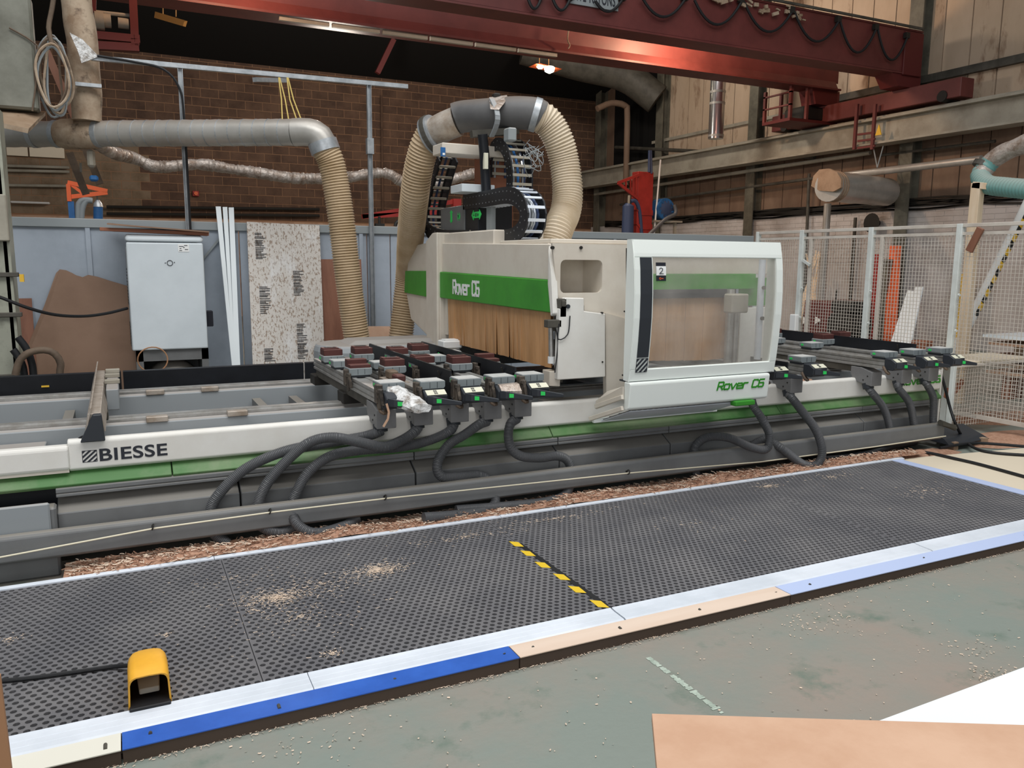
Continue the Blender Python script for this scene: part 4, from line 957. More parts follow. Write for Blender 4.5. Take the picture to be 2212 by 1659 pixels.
# ---- guard: gently bowed front frame
GT_PROF = [(.845,4.185),(.95,4.17),(1.10,4.155),(1.25,4.145),(1.40,4.145),(1.55,4.155),(1.65,4.17),(1.735,4.19)]
def gy(z):
    for (z0,y0),(z1,y1) in zip(GT_PROF, GT_PROF[1:]):
        if z <= z1: return y0+(y1-y0)*(z-z0)/(z1-z0)
    return GT_PROF[-1][1]
def bowed(x0, x1, z0, z1, th=.03, off=0., xf=None):
    zs = [z0]+[z for z, _ in GT_PROF if z0+.005 < z < z1-.005]+[z1]; m = MB(); v = []; f = []
    for z in zs:
        y = gy(z)+off; v += [(x0,y,z),(x1,y,z),(x1,y+th,z),(x0,y+th,z)]
    for i in range(len(zs)-1):
        for k in range(4):
            a = i*4+k; b = i*4+(k+1) % 4; f.append((a,b,b+4,a+4))
    f += [(3,2,1,0), tuple(range(len(v)-4,len(v)))]
    return m.add(v, f)
gx0, gx1 = 2.865, 4.075
wx0, wx1, wz0, wz1 = 3.0, 4.02, .925, 1.625
MB_ = bowed(gx0, gx1, wz1, 1.735); MB_.build('guard_top', M['guard_white'], t, bevel=.006)
bowed(gx0, gx1, .845, wz0).build('guard_bottom', M['guard_white'], t, bevel=.006)
bowed(gx0, wx0, wz0, wz1).build('guard_stile', M['guard_white'], t)
bowed(wx1, gx1, wz0, wz1).build('guard_stile', M['guard_white'], t)
MB().prism([(gx0-.003,gy(z)+.004,z) for z,_ in GT_PROF]+[(gx0-.003,4.245,1.735),(gx0-.003,4.245,.85)], (.008,0,0)).build('guard_side', M['guard_white'], t)
MB().prism([(gx1-.005,gy(z)+.004,z) for z,_ in GT_PROF]+[(gx1-.005,4.30,1.735),(gx1-.005,4.30,.85)], (.008,0,0)).build('guard_side', M['guard_white'], t)
MB().box(gx0, gx1, gy(1.735), 4.245, 1.715, 1.735).build('guard_lid', M['guard_white'], t)
bowed(wx0-.004, wx1+.004, wz0-.004, wz1+.004, .006, .012).build('guard_window', M['polycarbonate'], t)
bowed(2.905, 2.992, 1.00, wz1, .004, -.0035).build('dark_stripe', M['dark_plastic'], t)
m = MB(); z0, z1 = .915, .985
n_ = Vector((0,-1,.0)); emblem(m, (2.905, gy(.92)-.001, .905), (1,0,0), (0,-.13,1), (0,-1,0), .085, .088)
m.build('maker_emblem', M['ink'], t)
# auction lot sticker on the window
sx0, sx1 = A(1421,570,y=4.15).x, A(1442,570,y=4.15).x; sz1, sz0 = A(1430,567,y=4.15).z, A(1430,607,y=4.15).z
o = bowed(sx0, sx1, sz0, sz1, .002, .009).build('lot_sticker', M['label_dark'], t)
bowed(sx0, sx1, sz0+.3*(sz1-sz0), sz0+.8*(sz1-sz0), .0015, .0078).build('paper_field', M['paper_white'], o)
m = MB(); zz = sz0+.38*(sz1-sz0); text(m, '2', (sx0+.3*(sx1-sx0), gy(zz)+.0050, zz), (1,0,0), (0,.14,1), (0,-1,0), .34*(sz1-sz0), .4*(sx1-sx0), 0, .0035, thick=.0015); m.build('lot_number', M['ink'], o)
c = Vector((sx0+.4*(sx1-sx0), gy(sz0+.12*(sz1-sz0))+.0085, sz0+.13*(sz1-sz0))); m = MB(); pts = [c+Vector((.006*math.cos(2*PI*k/12),0,.006*math.sin(2*PI*k/12))) for k in range(13)]
m.tube(pts, .002, 5, cap=False); m.box(c.x+.01, c.x+.024, c.y-.001, c.y, c.z-.002, c.z+.003); m.build('lot_logo', M['orange'], o)
# lower apron of the guard
ap = [(4.168,.842),(4.160,.83),(4.175,.675),(4.195,.66),(4.23,.66),(4.23,.842)]
MB().ext(ap, 2.86, 4.02).build('apron', M['guard_white'], t, bevel=.008, seg=2)
MB().ext([(4.19,.848),(4.19,.838),(4.3,.838),(4.3,.848)], 2.87, 4.06).build('apron_gap', M['dark_plastic'], t)
m = MB(); a = A(1549, 840, y=4.166)
text(m, 'Rover C6', (a.x, 4.1665, .747), (1,0,0), (0,-.06,1), (0,-1,0), .062, .0425, .0125, .0115, slant=.22, thick=.002)
m.build('apron_lettering', M['ink_green'], t)
# raked grille below the apron with its white lip, end brackets
gr = lambda x, k: Vector((x, 4.22+.34*k, .655-.125*k))
for k in (0., .34, .67, 1.): MB().bar(gr(2.9,k), gr(3.86,k), .012, .006).build('grille_bar', M['machine_grey'], t)
for k in range(22):
    x = 2.92+k*.044; MB().bar(gr(x,.02), gr(x,.98), .012, .005).build('grille_bar', M['machine_grey'], t)
MB().hexa([gr(2.9,0)+Vector((0,.004,-.013)), gr(3.86,0)+Vector((0,.004,-.013)), gr(3.86,1)+Vector((0,.004,-.013)), gr(2.9,1)+Vector((0,.004,-.013)), gr(2.9,0)+Vector((0,.004,-.008)), gr(3.86,0)+Vector((0,.004,-.008)), gr(3.86,1)+Vector((0,.004,-.008)), gr(2.9,1)+Vector((0,.004,-.008))]).build('grille_tray', M['alu_white'], t)
MB().bar(gr(2.84,1.), gr(3.9,1.), .02, .03).build('grille_lip', M['guard_white'], t)
for a, b, w in (((1345,882,4.21),(1274,905,4.56),.03), ((1345,858,4.21),(1287,878,4.56),.03)):
    MB().bar(A(a[0],a[1],y=a[2]), A(b[0],b[1],y=b[2]), .02, w).build('end_bracket', M['machine_cream'], t, bevel=.003)
MB().prism([A(1345,835,y=4.22), A(1345,862,y=4.22), A(1287,884,y=4.56), A(1287,866,y=4.56), A(1312,845,y=4.45)], (.01,0,0)).build('bracket_web', M['machine_cream'], t)
MB().box(A(1590,870,y=4.15).x, A(1632,870,y=4.15).x, 4.15, 4.21, .63, .665).build('green_handle', M['biesse_green'], t, bevel=.008, seg=2)
# inside the guard, seen through the window
iy = 4.74
I = lambda px, py: A(px, py, y=iy)
def ipl(nm, px0, px1, py0, py1, mm, y=iy, th=.02):
    a, b = A(px0, py0, y=y), A(px1, py1, y=y); MB().box(a.x, b.x, y, y+th, b.z, a.z).build(nm, M[mm], t, bevel=.003)
ipl('inner_panel', 1395, 1660, 540, 592, 'machine_cream'); ipl('inner_green_band', 1395, 1632, 592, 624, 'biesse_green', 4.72)
ipl('inner_green_band', 1600, 1655, 600, 660, 'biesse_green', 4.76)
ipl('dark_bar', 1395, 1590, 626, 642, 'dark_plastic', 4.70, .05)  # dark bar below the inner green band
a, b = A(1400, 640, y=4.74), A(1572, 752, y=4.74); n = 9
for k in range(n):
    xa, xb = a.x+(b.x-a.x)*k/n, a.x+(b.x-a.x)*(k+1)/n
    MB().box(xa+.001, xb-.001, 4.735+.003*(k % 2), 4.74+.003*(k % 2), .87+.02*abs(k-6)/6, a.z).build('curtain_strip', M['curtain'], t)
ipl('inner_plate', 1600, 1655, 665, 800, 'machine_white', 4.70)
a = A(1580, 600, y=4.66); MB().tube([(a.x, 4.66, 1.40), (a.x, 4.66, .82)], .03, 12).tube([(a.x+.06, 4.66, 1.3), (a.x+.06, 4.66, .85)], .02, 10).build('guide_post', M['alu'], t, smooth=True)
a = A(1590, 655, y=4.62); MB().obox(a, (.16,.1,.14)).build('sensor_block', M['steel_grey'], t, bevel=.01)
a = A(1645, 600, y=4.45); MB().tube([(a.x, 4.45, 1.62), (a.x, 4.45, .9)], .025, 12).build('guard_post', M['alu_white'], t, smooth=True)
for z in (1.42, 1.2): MB().tube([(a.x, 4.43, z), (a.x, 4.41, z)], .014, 10).build('post_bolt', M['steel_dark'], t)
MB().box(2.9, 4.0, 5.0, 6.5, .86, .88).build('sliding_tray', M['steel_dark'], t)
# rear hood: rounded grey cover
pts = []
hx0, hx1 = 1.50, 2.62
for k in range(13):
    a = math.radians(90+180*k/12); pts.append((hx0+.32+.32*math.cos(a), 7.0+.34*math.sin(a)))
pts = [(hx1, 7.34)]+pts+[(hx1, 6.66)]
m = MB(); n = len(pts); cxm = sum(p[0] for p in pts)/n
ring = lambda z, s: [(cxm+(p[0]-cxm)*s, 7.0+(p[1]-7.0)*s, z) for p in pts]
V = ring(.66,1.)+ring(.81,1.)+ring(.868,.92); f = [tuple(range(n-1,-1,-1)), tuple(range(2*n,3*n))]
for r in range(2):
    for k in range(n): f.append((r*n+k, r*n+(k+1) % n, (r+1)*n+(k+1) % n, (r+1)*n+k))
m.add(V, f)
t2 = thing('rear_hood', 'rounded grey dust hood behind the left work supports', 'hood', (2.0, 7.0, .4))
m.build('shell', M['machine_grey_light'], t2, bevel=.02, seg=2)
MB().hexa([(1.75,6.80,.866),(2.6,6.80,.866),(2.6,7.2,.866),(1.75,7.2,.866),(1.83,6.86,.90),(2.56,6.86,.90),(2.56,7.15,.90),(1.83,7.15,.90)]).build('raised_lid', M['machine_grey_light'], t2, bevel=.006)
MB().box(1.6, 2.6, 6.76, 7.2, .05, .66).build('pedestal', M['machine_grey'], t2)
# ------------------------------------------------------------------ energy chains, pipes and boxes on the gantry roof
def chain(name, path, x0, x1, hh, label, cols, step=.062, sides='near_black', rung='steel_grey'):
    t = thing(name, label, 'cable chain', tuple(A(1080,505,x=2.7)), 'black cable chains on the gantry')
    Q = spline([Vector((0,y,z)) for y, z in path], .01); L = [0]
    for a, b in zip(Q, Q[1:]): L.append(L[-1]+(b-a).length)
    N = int(L[-1]/step); S = []; j = 0
    for i in range(N+1):
        s = L[-1]*i/N
        while j < len(L)-2 and L[j+1] < s: j += 1
        p = Q[j].lerp(Q[j+1], (s-L[j])/max(1e-9, L[j+1]-L[j])); S.append(p)
    nr = []
    for i in range(N+1):
        d = (S[min(i+1,N)]-S[max(i-1,0)]).normalized(); nr.append(Vector((0,-d.z,d.y)))
    for xs in (x0, x1-.014):
        v = []; f = []
        for i in range(N+1):
            for s_ in (-1, 1):
                q = S[i]+nr[i]*s_*hh/2
                v += [(xs,q.y,q.z),(xs+.014,q.y,q.z)]
        for i in range(N):
            a = i*4; b = a+4
            f += [(a,b,b+2,a+2),(a+1,a+3,b+3,b+1),(a,a+1,b+1,b),(a+2,b+2,b+3,a+3)]
        f += [(0,2,3,1),(N*4,N*4+1,N*4+3,N*4+2)]
        MB().add(v, f).build('side_links', M[sides], t)
    dots = MB()
    for i in range(N):
        c = (S[i]+S[i+1])/2
        for s_ in (-.25, .25):
            q = c+nr[i]*s_*hh; dots.obox((x0-.001, q.y, q.z), (.004,.009,.009))
    stuff(dots.build('link_pins', M['machine_grey'], t))
    for i in range(N):
        c = (S[i]+S[i+1])/2; d = (S[i+1]-S[i]).normalized(); n = (nr[i]+nr[i+1]).normalized()
        Mx = Matrix(((1,d.x,n.x),(0,d.y,n.y),(0,d.z,n.z)))
        for s_ in (-1, 1):
            MB().obox(c+n*s_*(hh/2-.004)+Vector(((x0+x1)/2,0,0)), (x1-x0-.02,.022,.008), Mx).build('cross_bar', M[rung], t)
    for k, cm in enumerate(cols):
        xx = x0+.03+(x1-x0-.06)*(k+.5)/len(cols)
        MB().tube([Vector((xx,p.y,p.z))+n*(.018*((k % 3)-1)) for p, n in zip(S, nr)], .011, 7).build('cable', M[cm], t, smooth=True)
    return t
yzc = lambda px, py, x=2.62: (A(px,py,x=x).y, A(px,py,x=x).z)
U_ = lambda px, py: yzc(px, py, 2.66)
chain('cable_chain', [U_(1062,514), U_(1092,514), U_(1112,507), U_(1126,490), U_(1131,465), U_(1126,441), U_(1110,425), U_(1088,422), U_(1050,429), U_(1000,437)], 2.66, 2.82, .125, 'wide black cable chain folded in a U at the front of the gantry roof', ['galv','alu_white','galv','rubber_black','alu_white','blue_hose','galv'], rung='alu_white')
chain('cable_chain', [yzc(1010,514), yzc(955,512), yzc(930,503), yzc(918,487), yzc(916,460), yzc(923,420), yzc(933,380), yzc(945,338)], 2.62, 2.80, .13, 'black cable chain rising at the rear left beside the tan hose', ['rubber_black','blue_hose','rubber_black'], step=.115)
X3 = 2.95
chain('cable_chain', [yzc(1122,425,X3), yzc(1124,380,X3), yzc(1120,345,X3), yzc(1110,320,X3), yzc(1097,312,X3), yzc(1086,322,X3), yzc(1080,350,X3), yzc(1079,385,X3)], X3-.1, X3+.09, .10, 'black cable chain standing upright as an arch in the centre of the roof', ['galv','blue_paint','chrome','blue_hose'])
t = thing('motor_box', 'dark box with green axis arrow stickers on the gantry roof', 'box', tuple(A(1010,505,x=2.62)))
m = MB(); a, b = A(955,447,x=2.66), A(1062,505,x=2.66)
yl, yr_ = A(955,500,x=2.66).y, A(1000,500,x=2.66).y
MB().box(2.66, 3.0, A(1003,480,x=2.66).y, A(952,480,x=2.66).y, 1.83, 2.06).build('rear_half', M['machine_grey'], t, bevel=.006)
ey = A(998,480,x=2.66).y
MB().box(2.67, 2.98, ey-.32, ey, 1.83, 2.05).build('front_half', M['near_black'], t, bevel=.005)
def arrow(cx, cy, L, H, vert=False):
    c = A(cx, cy, x=2.655)
    pts = [(-L,0),(-L*.6,H),(-L*.6,H*.5),(L*.6,H*.5),(L*.6,H),(L,0),(L*.6,-H),(L*.6,-H*.5),(-L*.6,-H*.5),(-L*.6,-H)]
    if vert: pts = [(y,x) for x,y in pts]
    MB().prism([(2.66,c.y-u,c.z+w) for u, w in pts], (-.003,0,0)).build('arrow_sticker', M['tag_green'], t)
    return c
arrow(974, 468, .055, .035, True); arrow(990, 468, .03, .035)
c = A(1026, 464, x=2.655); 
pts = [(-.10,0),(-.06,.04),(-.06,.025),(.06,.025),(.06,.04),(.10,0),(.06,-.04),(.06,-.025),(-.06,-.025),(-.06,-.04)]
MB().prism([(2.67,c.y-u,c.z+w) for u, w in pts], (-.004,0,0)).build('arrow_sticker', M['tag_green'], t)
m = MB(); text(m, '-X+', (2.6655, c.y+.055, c.z-.015), (0,-1,0), (0,0,1), (-1,0,0), .03, .022, .018, .006, thick=.002)
text(m, 'Y', (2.6555, A(990,468,x=2.655).y+.01, A(990,468,x=2.655).z-.012), (0,-1,0), (0,0,1), (-1,0,0), .024, .016, .0, .005, thick=.003)
m.build('axis_letter', M['ink'], t)
a = A(1054, 475, x=2.70); MB().box(2.70, 2.74, a.y-.06, a.y+.03, 1.83, 2.06).build('side_flange', M['partition_rail'], t)
for px, mm in ((1070,'steel_grey'),(1082,'wood_red'),(1090,'steel_grey')):
    a = A(px,470,x=2.95); MB().box(2.95, 3.0, a.y-.03, a.y+.03, 1.80, 2.12).build('column', M[mm], t)
t = thing('gantry_boom', 'grey steel boom with a blue label and post carrying the black pipe above the gantry', 'boom', tuple(A(1060,480,y=6.2)))
a, b = A(941,318,y=6.35), A(1050,340,y=6.35)
MB().box(a.x, b.x+.15, 6.2, 6.42, b.z-.01, a.z+.02).build('arm', M['machine_cream'], t, bevel=.006)
c = A(957,328,y=6.195); o = MB().box(c.x-.02, c.x+.02, 6.192, 6.2, c.z-.035, c.z+.035).build('blue_label', M['blue_paint'], t)
MB().box(c.x-.005, c.x+.015, 6.190, 6.193, c.z-.025, c.z-.008).build('label_field', M['paper_white'], o)
a = A(1062,345,y=6.3); MB().box(a.x-.07, a.x+.20, 6.3, 6.5, 1.83, a.z+.05).build('column', M['wood_brown'], t)
MB().tube([A(1042,290,y=6.0), A(1046,330,y=6.02), A(1050,408,y=6.05), A(1051,425,y=6.05)], .04, 12).build('post', M['near_black'], t, smooth=True)
a, b = A(1046,330,y=5.975), A(1054,365,y=5.975); MB().box(a.x, b.x-.0, 5.97, 6.0, b.z, a.z).build('post_label', M['label_cream'], t)
a, b = A(988,404,y=6.2), A(1058,419,y=6.2); MB().box(a.x, b.x, 6.1, 6.35, b.z, a.z+.02).build('white_box', M['cabinet_white'], t, bevel=.004)
a, b = A(1018,290,y=6.05), A(1118,283,y=6.0); MB().bar(a, b, .08, .05).build('pipe_cradle', M['steel_dark'], t)
t = thing('extraction_pipe', 'dark elbow pipe arching over the gantry between two tan hoses', 'pipe', tuple(A(1070,300,y=6.1)))
q = spline([A(962,272,y=6.5), A(985,260,y=6.45), A(1010,253,y=6.35), A(1050,247,y=6.2)], .03)
MB().tube(spline([A(936,288,y=6.62), A(960,274,y=6.52), A(988,262,y=6.44)], .03), .122, 24).build('beige_cuff', M['alu_dusty'], t, smooth=True)
MB().tube(spline([A(985,256,y=6.42), A(1000,252,y=6.38), A(1050,248,y=6.2), A(1110,244,y=6.0), A(1152,246,y=5.9), A(1166,252,y=5.88)], .03), .127, 26).build('dark_pipe', M['pipe_dark'], t, smooth=True)
e0 = A(936,290,y=6.62); d = (A(936,288,y=6.62)-A(985,262,y=6.45)).normalized()
MB().tube([e0-d*.03, e0+d*.05], .16, 26).build('flange_ring', M['galv'], t, smooth=True)
MB().tube([e0-d*.01, e0+d*.03], .168, 26).build('flange_clamp', M['steel_dark'], t)
a = A(1150,246,y=5.9); b = A(1163,250,y=5.88); MB().tube([a, b], .134, 24).build('hose_clamp', M['galv'], t, smooth=True)
pts = [A(1062+13*math.sin(k/9*PI), 214+k*9, y=5.98-.13*math.sin(k/9*PI)) for k in range(10)]
m = MB()
for a, b in zip(pts, pts[1:]): m.bar(a, b, .04, .012, up=(0,-1,.2))
m.build('strap', M['machine_grey_light'], t)
a = [A(*p, y=yy) for p, yy in (((1058,213),6.08),((1096,208),6.02),((1090,222),5.93),((1078,237),5.86),((1060,236),5.87))]
MB().prism(a, (0,.012,.012)).build('silver_tape', M['foil'], t)
MB().obox(A(1072,209,y=6.08), (.06,.06,.05)).build('strap_buckle', M['black_iron'], t, bevel=.01)
h = hose(MB(), [A(1158,249,y=5.89), A(1182,262,y=5.87), A(1205,300,y=5.85), A(1219,350,y=5.85), A(1226,410,y=5.82), A(1222,455,y=5.78), A(1207,492,y=5.72), A(1195,530,y=5.7)], .126, .024, .11, 24)
tag(h.build('tan_hose', M['hose_cream'], smooth=True), 'thick ribbed cream hose curving down to the gantry roof right of the dark pipe', 'hose')
h = hose(MB(), [e0+d*.04, A(916,320,y=6.70), A(903,370,y=6.8), A(895,430,y=6.95), A(889,490,y=7.25), A(885,540,y=7.6), A(882,590,y=7.85), A(874,660,y=7.9), A(866,730,y=7.9), A(864,760,y=7.9)], .128, .027, .11, 24)
tag(h.build('tan_hose', M['hose_tan'], smooth=True), 'thick ribbed tan hose passing behind the short green band of the machine', 'hose')
# white control wires bunched by the right hose
m = MB()
for k in range(16):
    a = A(1135+R.uniform(-4,10), 300+R.uniform(0,60), y=5.6); b = A(1165+R.uniform(-20,10), 320+R.uniform(-10,45), y=5.6)
    m.tube(spline([a, (a+b)/2+Vector((R.uniform(-.05,.08),R.uniform(-.1,.1),R.uniform(-.1,.02))), b], .03), .0025, 5)
tag(m.build('wire_bundle', M['partition_rail']), 'tangle of thin white control wires beside the right tan hose', 'wires', kind='stuff')
a = A(1112,290,y=5.7)
tag(MB().box(a.x-.05, a.x+.02, 5.7, 5.8, a.z-.05, a.z+.05).build('valve_block', M['partition_rail'], bevel=.01), 'white valve block just under the dark pipe', 'valve')
# ------------------------------------------------------------------ safety platform with perforated mats
ZP = .05
def perforated(name, x0, x1, y0, y1, lab, seed):
    """rubber mat with staggered round holes: real sunk holes, built as one sheet"""
    px, py = .034, .0295; hole = .0115; K = 8; zt, zb = ZP+.006, ZP-.004
    nx = int((x1-x0-.02)/px); ny = int((y1-y0-.02)/(py))
    sx = (x1-x0)/nx; sy = (y1-y0)/ny
    v = []; f = []
    cs = [(math.cos(2*PI*(k+.5)/K), math.sin(2*PI*(k+.5)/K)) for k in range(K)]
    for j in range(ny):
        off = 0 if j % 2 == 0 else .5
        for i in range(nx if off == 0 else nx-1):
            cx = x0+sx*(i+.5+off); cy = y0+sy*(j+.5); hx, hy = sx/2, sy/2
            b = len(v)
            # outer ring of 8 on the cell border, then hole rim, then hole foot
            ring = [(hx, hy*.42), (hx*.42, hy), (-hx*.42, hy), (-hx, hy*.42), (-hx, -hy*.42), (-hx*.42, -hy), (hx*.42, -hy), (hx, -hy*.42)]
            v += [(cx+a, cy+c, zt) for a, c in ring]
            v += [(cx+hole*a, cy+hole*c, zt-.0005) for a, c in cs]
            v += [(cx+hole*a, cy+hole*c, zb) for a, c in cs]
            for k in range(K):
                n = (k+1) % K
                f.append((b+k, b+n, b+8+n, b+8+k)); f.append((b+8+k, b+8+n, b+16+n, b+16+k))
            # corner fillers
            q = len(v); v += [(cx+hx, cy+hy, zt), (cx-hx, cy+hy, zt), (cx-hx, cy-hy, zt), (cx+hx, cy-hy, zt)]
            f += [(b, q, b+1), (b+2, q+1, b+3), (b+4, q+2, b+5), (b+6, q+3, b+7)]
        if off:
            for xa, xb in ((x0, x0+sx/2), (x1-sx/2, x1)):
                b = len(v); ya = y0+sy*j; v += [(xa,ya,zt),(xb,ya,zt),(xb,ya+sy,zt),(xa,ya+sy,zt)]; f.append((b,b+1,b+2,b+3))
    t = thing(name, lab, 'mat', ((x0+x1)/2, (y0+y1)/2, 0), 'black perforated safety mats')
    me = bpy.data.meshes.new('perforated_top'); o0 = t.location
    me.from_pydata([(a-o0.x, c-o0.y, d-o0.z) for a, c, d in v], [], f); me.materials.append(M['mat_rubber'])
    o = bpy.data.objects.new('perforated_top', me); COL.objects.link(o); o.parent = t
    MB().box(x0, x1, y0, y1, .02, zb).build('underlay', M['mat_under'], t)
xm = [-1.6, .392, 1.895, 3.868, 5.42]
for i, l in enumerate(('black perforated mat at the left, carrying the yellow foot pedal', 'black perforated mat second from the left, strewn with pale shavings', 'black perforated mat between the yellow tape and the dark far joint', 'black perforated mat at the far right end of the platform')):
    perforated('safety_mat', xm[i]+.0015, xm[i+1]-.0015, 2.87, 4.235, l, i)
t = thing('platform_frame', 'white aluminium edge frame around the black perforated mats', 'frame', (2, 3.5, 0))
def edge(nm, a, b, x0, x1, m='alu_white'):
    prof = [(a,.02),(a,.050),(a+.01,.054),(a+(b-a)*.35,.055),(a+(b-a)*.36,.053),(a+(b-a)*.38,.055),(a+(b-a)*.65,.056),(a+(b-a)*.66,.054),(a+(b-a)*.68,.056),(b-.015,.058),(b,.061),(b,.02)]
    MB().ext(prof, x0, x1).build(nm, M[m], t)
for a, b in ((-1.6, .55), (.553, 1.90), (1.908, 3.90), (3.906, 5.56)): edge('front_edging', 2.752, 2.868, a, b)
for a, b in ((-1.6, .36), (.363, 2.0), (2.003, 3.86), (3.863, 5.56)):
    MB().ext([(4.235,.02),(4.235,.062),(4.266,.066),(4.272,.058),(4.272,.02)], a, b).build('rear_edging', M['alu_white'], t)
MB().box(-1.6, 5.5, 2.68, 4.26, .0, .02).build('base_sheet', M['edge_dark'], t)
fs = [(-1.6, -.081, 'board_ivory', 'ivory'), (-.079, 1.335, 'board_blue', 'bright blue'), (1.337, 2.764, 'board_peach', 'peach'), (2.766, 5.62, 'board_sky', 'pale sky-blue')]
for a, b, m, l in fs:
    sk = .0
    t2 = thing('edge_board', '%s faced board strip along the front edge of the platform' % l, 'board', ((a+b)/2, 2.70, 0))
    MB().box(a+.001, b-.001, 2.646, 2.751, .0485, .052).build('facing', M[m], t2)
    MB().box(a+.002, b-.002, 2.649, 2.75, .0, .0485).build('edge_packer', M['edge_dark'], t2)
    for q in (.06, .35, .65, .97):
        if b-a > .8: MB().tube([(a+(b-a)*q, 2.67+.05*R.random(), .0515), (a+(b-a)*q, 2.70, .0530)], .006, 8).build('screw', M['steel_dark'], t2)
t2 = thing('edge_board', 'pale sky-blue strip closing the right end of the platform', 'board', (5.5, 3.5, 0))
MB().hexa([(5.425,2.87,.0),(5.56,2.87,.0),(5.54,4.25,.0),(5.425,4.25,.0),(5.425,2.87,.058),(5.56,2.87,.052),(5.54,4.25,.052),(5.425,4.25,.058)]).build('strip', M['board_sky'], t2)
t2 = tag(MB().hexa([(5.58,2.65,.0),(9.4,2.65,.0),(8.6,3.9,.0),(5.56,4.32,.0),(5.58,2.65,.035),(9.4,2.65,.035),(8.6,3.9,.035),(5.56,4.32,.035)]).build('cream_board', M['board_cream']), 'large cream board laid flat on the floor right of the mats', 'board')
# yellow and black tape over the joint
for k, (px, py) in enumerate(((1115,1175),(1140,1195),(1172,1220),(1213,1246),(1246,1273),(1294,1304))):
    c = A(px, py, z=ZP+.0075); L = .055
    o = MB().hexa([(c.x-.022,c.y-L*.5,c.z-.001),(c.x+.02,c.y-L,c.z-.001),(c.x+.024,c.y+L*.4,c.z-.001),(c.x-.018,c.y+L,c.z-.001),(c.x-.022,c.y-L*.5,c.z),(c.x+.02,c.y-L,c.z),(c.x+.024,c.y+L*.4,c.z),(c.x-.018,c.y+L,c.z)]).build('tape_patch', M['tape_yellow'])
    tag(o, 'yellow hazard tape patch on the mat joint, %s from the front' % ['sixth','fifth','fourth','third','second','first'][k], 'tape', 'yellow tape patches on the mat joint')
m = MB().hexa([(1.883,2.90,ZP+.0062),(1.915,2.90,ZP+.0062),(1.915,3.78,ZP+.0062),(1.883,3.78,ZP+.0062),(1.883,2.90,ZP+.007),(1.915,2.90,ZP+.007),(1.915,3.78,ZP+.007),(1.883,3.78,ZP+.007)])
tag(m.build('tape_strip', M['rubber_black']), 'black hazard tape strip under the yellow patches', 'tape')
# yellow foot pedal
t = thing('foot_pedal', 'yellow hooded foot pedal switch standing on the left mat', 'pedal', (.01, 3.0, ZP+.006))
z0 = ZP+.006; ang = -.05
secs = [(2.862,.062,.020,.02),(2.862,.062,.125,.0),(2.90,.066,.138,0),(2.99,.066,.150,0),(3.06,.062,.150,0),(3.10,.046,.138,0),(3.135,.040,.120,0),(3.15,.038,.05,0)]
def arch(y, w, h, n=10):
    out = [(w*1.04, 0)]
    for k in range(n+1):
        a = PI*k/n; e = .42
        out.append((w*math.copysign(abs(math.cos(a))**e, math.cos(a)), h*.45+h*.55*abs(math.sin(a))**e))
    out.append((-w*1.04, 0)); return [(x, y, z) for x, z in out]
rows = [arch(2.872,.066,.118), arch(2.90,.067,.128), arch(2.96,.067,.138), arch(3.02,.065,.135), arch(3.07,.058,.120), arch(3.10,.046,.105), arch(3.135,.043,.092)]
n = len(rows[0]); v = []; f = []
for r in rows: v += [(0.012+x, y, z0+z) for x, y, z in r]
nv = len(v)
for r in rows: v += [(0.012+x*.92, y+.002, z0+max(0,z*.955)) for x, y, z in r]
for i in range(len(rows)-1):
    for k in range(n-1):
        a = i*n+k; f.append((a,a+1,a+n+1,a+n)); b = nv+a; f.append((b,b+n,b+n+1,b+1))
for k in range(n-1): f.append((k, nv+k, nv+k+1, k+1))
l = (len(rows)-1)*n; f.append(tuple(l+k for k in range(n)))
MB().add(v, f).build('hood', M['pedal_yellow'], t, smooth=True)
MB().box(.012-.066, .012+.066, 2.855, 3.12, z0-.002, z0+.014).build('base', M['rubber_black'], t, bevel=.003)
MB().hexa([(-.02,2.915,z0+.028),(.045,2.915,z0+.028),(.052,3.06,z0+.07),(-.03,3.06,z0+.07),(-.02,2.915,z0+.048),(.045,2.915,z0+.048),(.052,3.06,z0+.085),(-.03,3.06,z0+.085)]).build('treadle', M['steel_grey'], t, bevel=.003)
MB().tube([(.012,3.0,z0+.04),(.012,2.985,z0+.08)], .018, 12).build('latch_button', M['rubber_black'], t)
pts = [A(300,1437,z=z0+.03), A(270,1438,z=z0+.02), A(235,1441,z=z0+.01), A(160,1452,z=z0+.009), A(80,1463,z=z0+.009), A(10,1470,z=z0+.009), A(-60,1474,z=z0+.009)]
tag(MB().tube(spline(pts, .02), .0085, 8).build('pedal_cable', M['rubber_black'], smooth=True), 'black cable running left over the mat from the yellow pedal', 'cable')
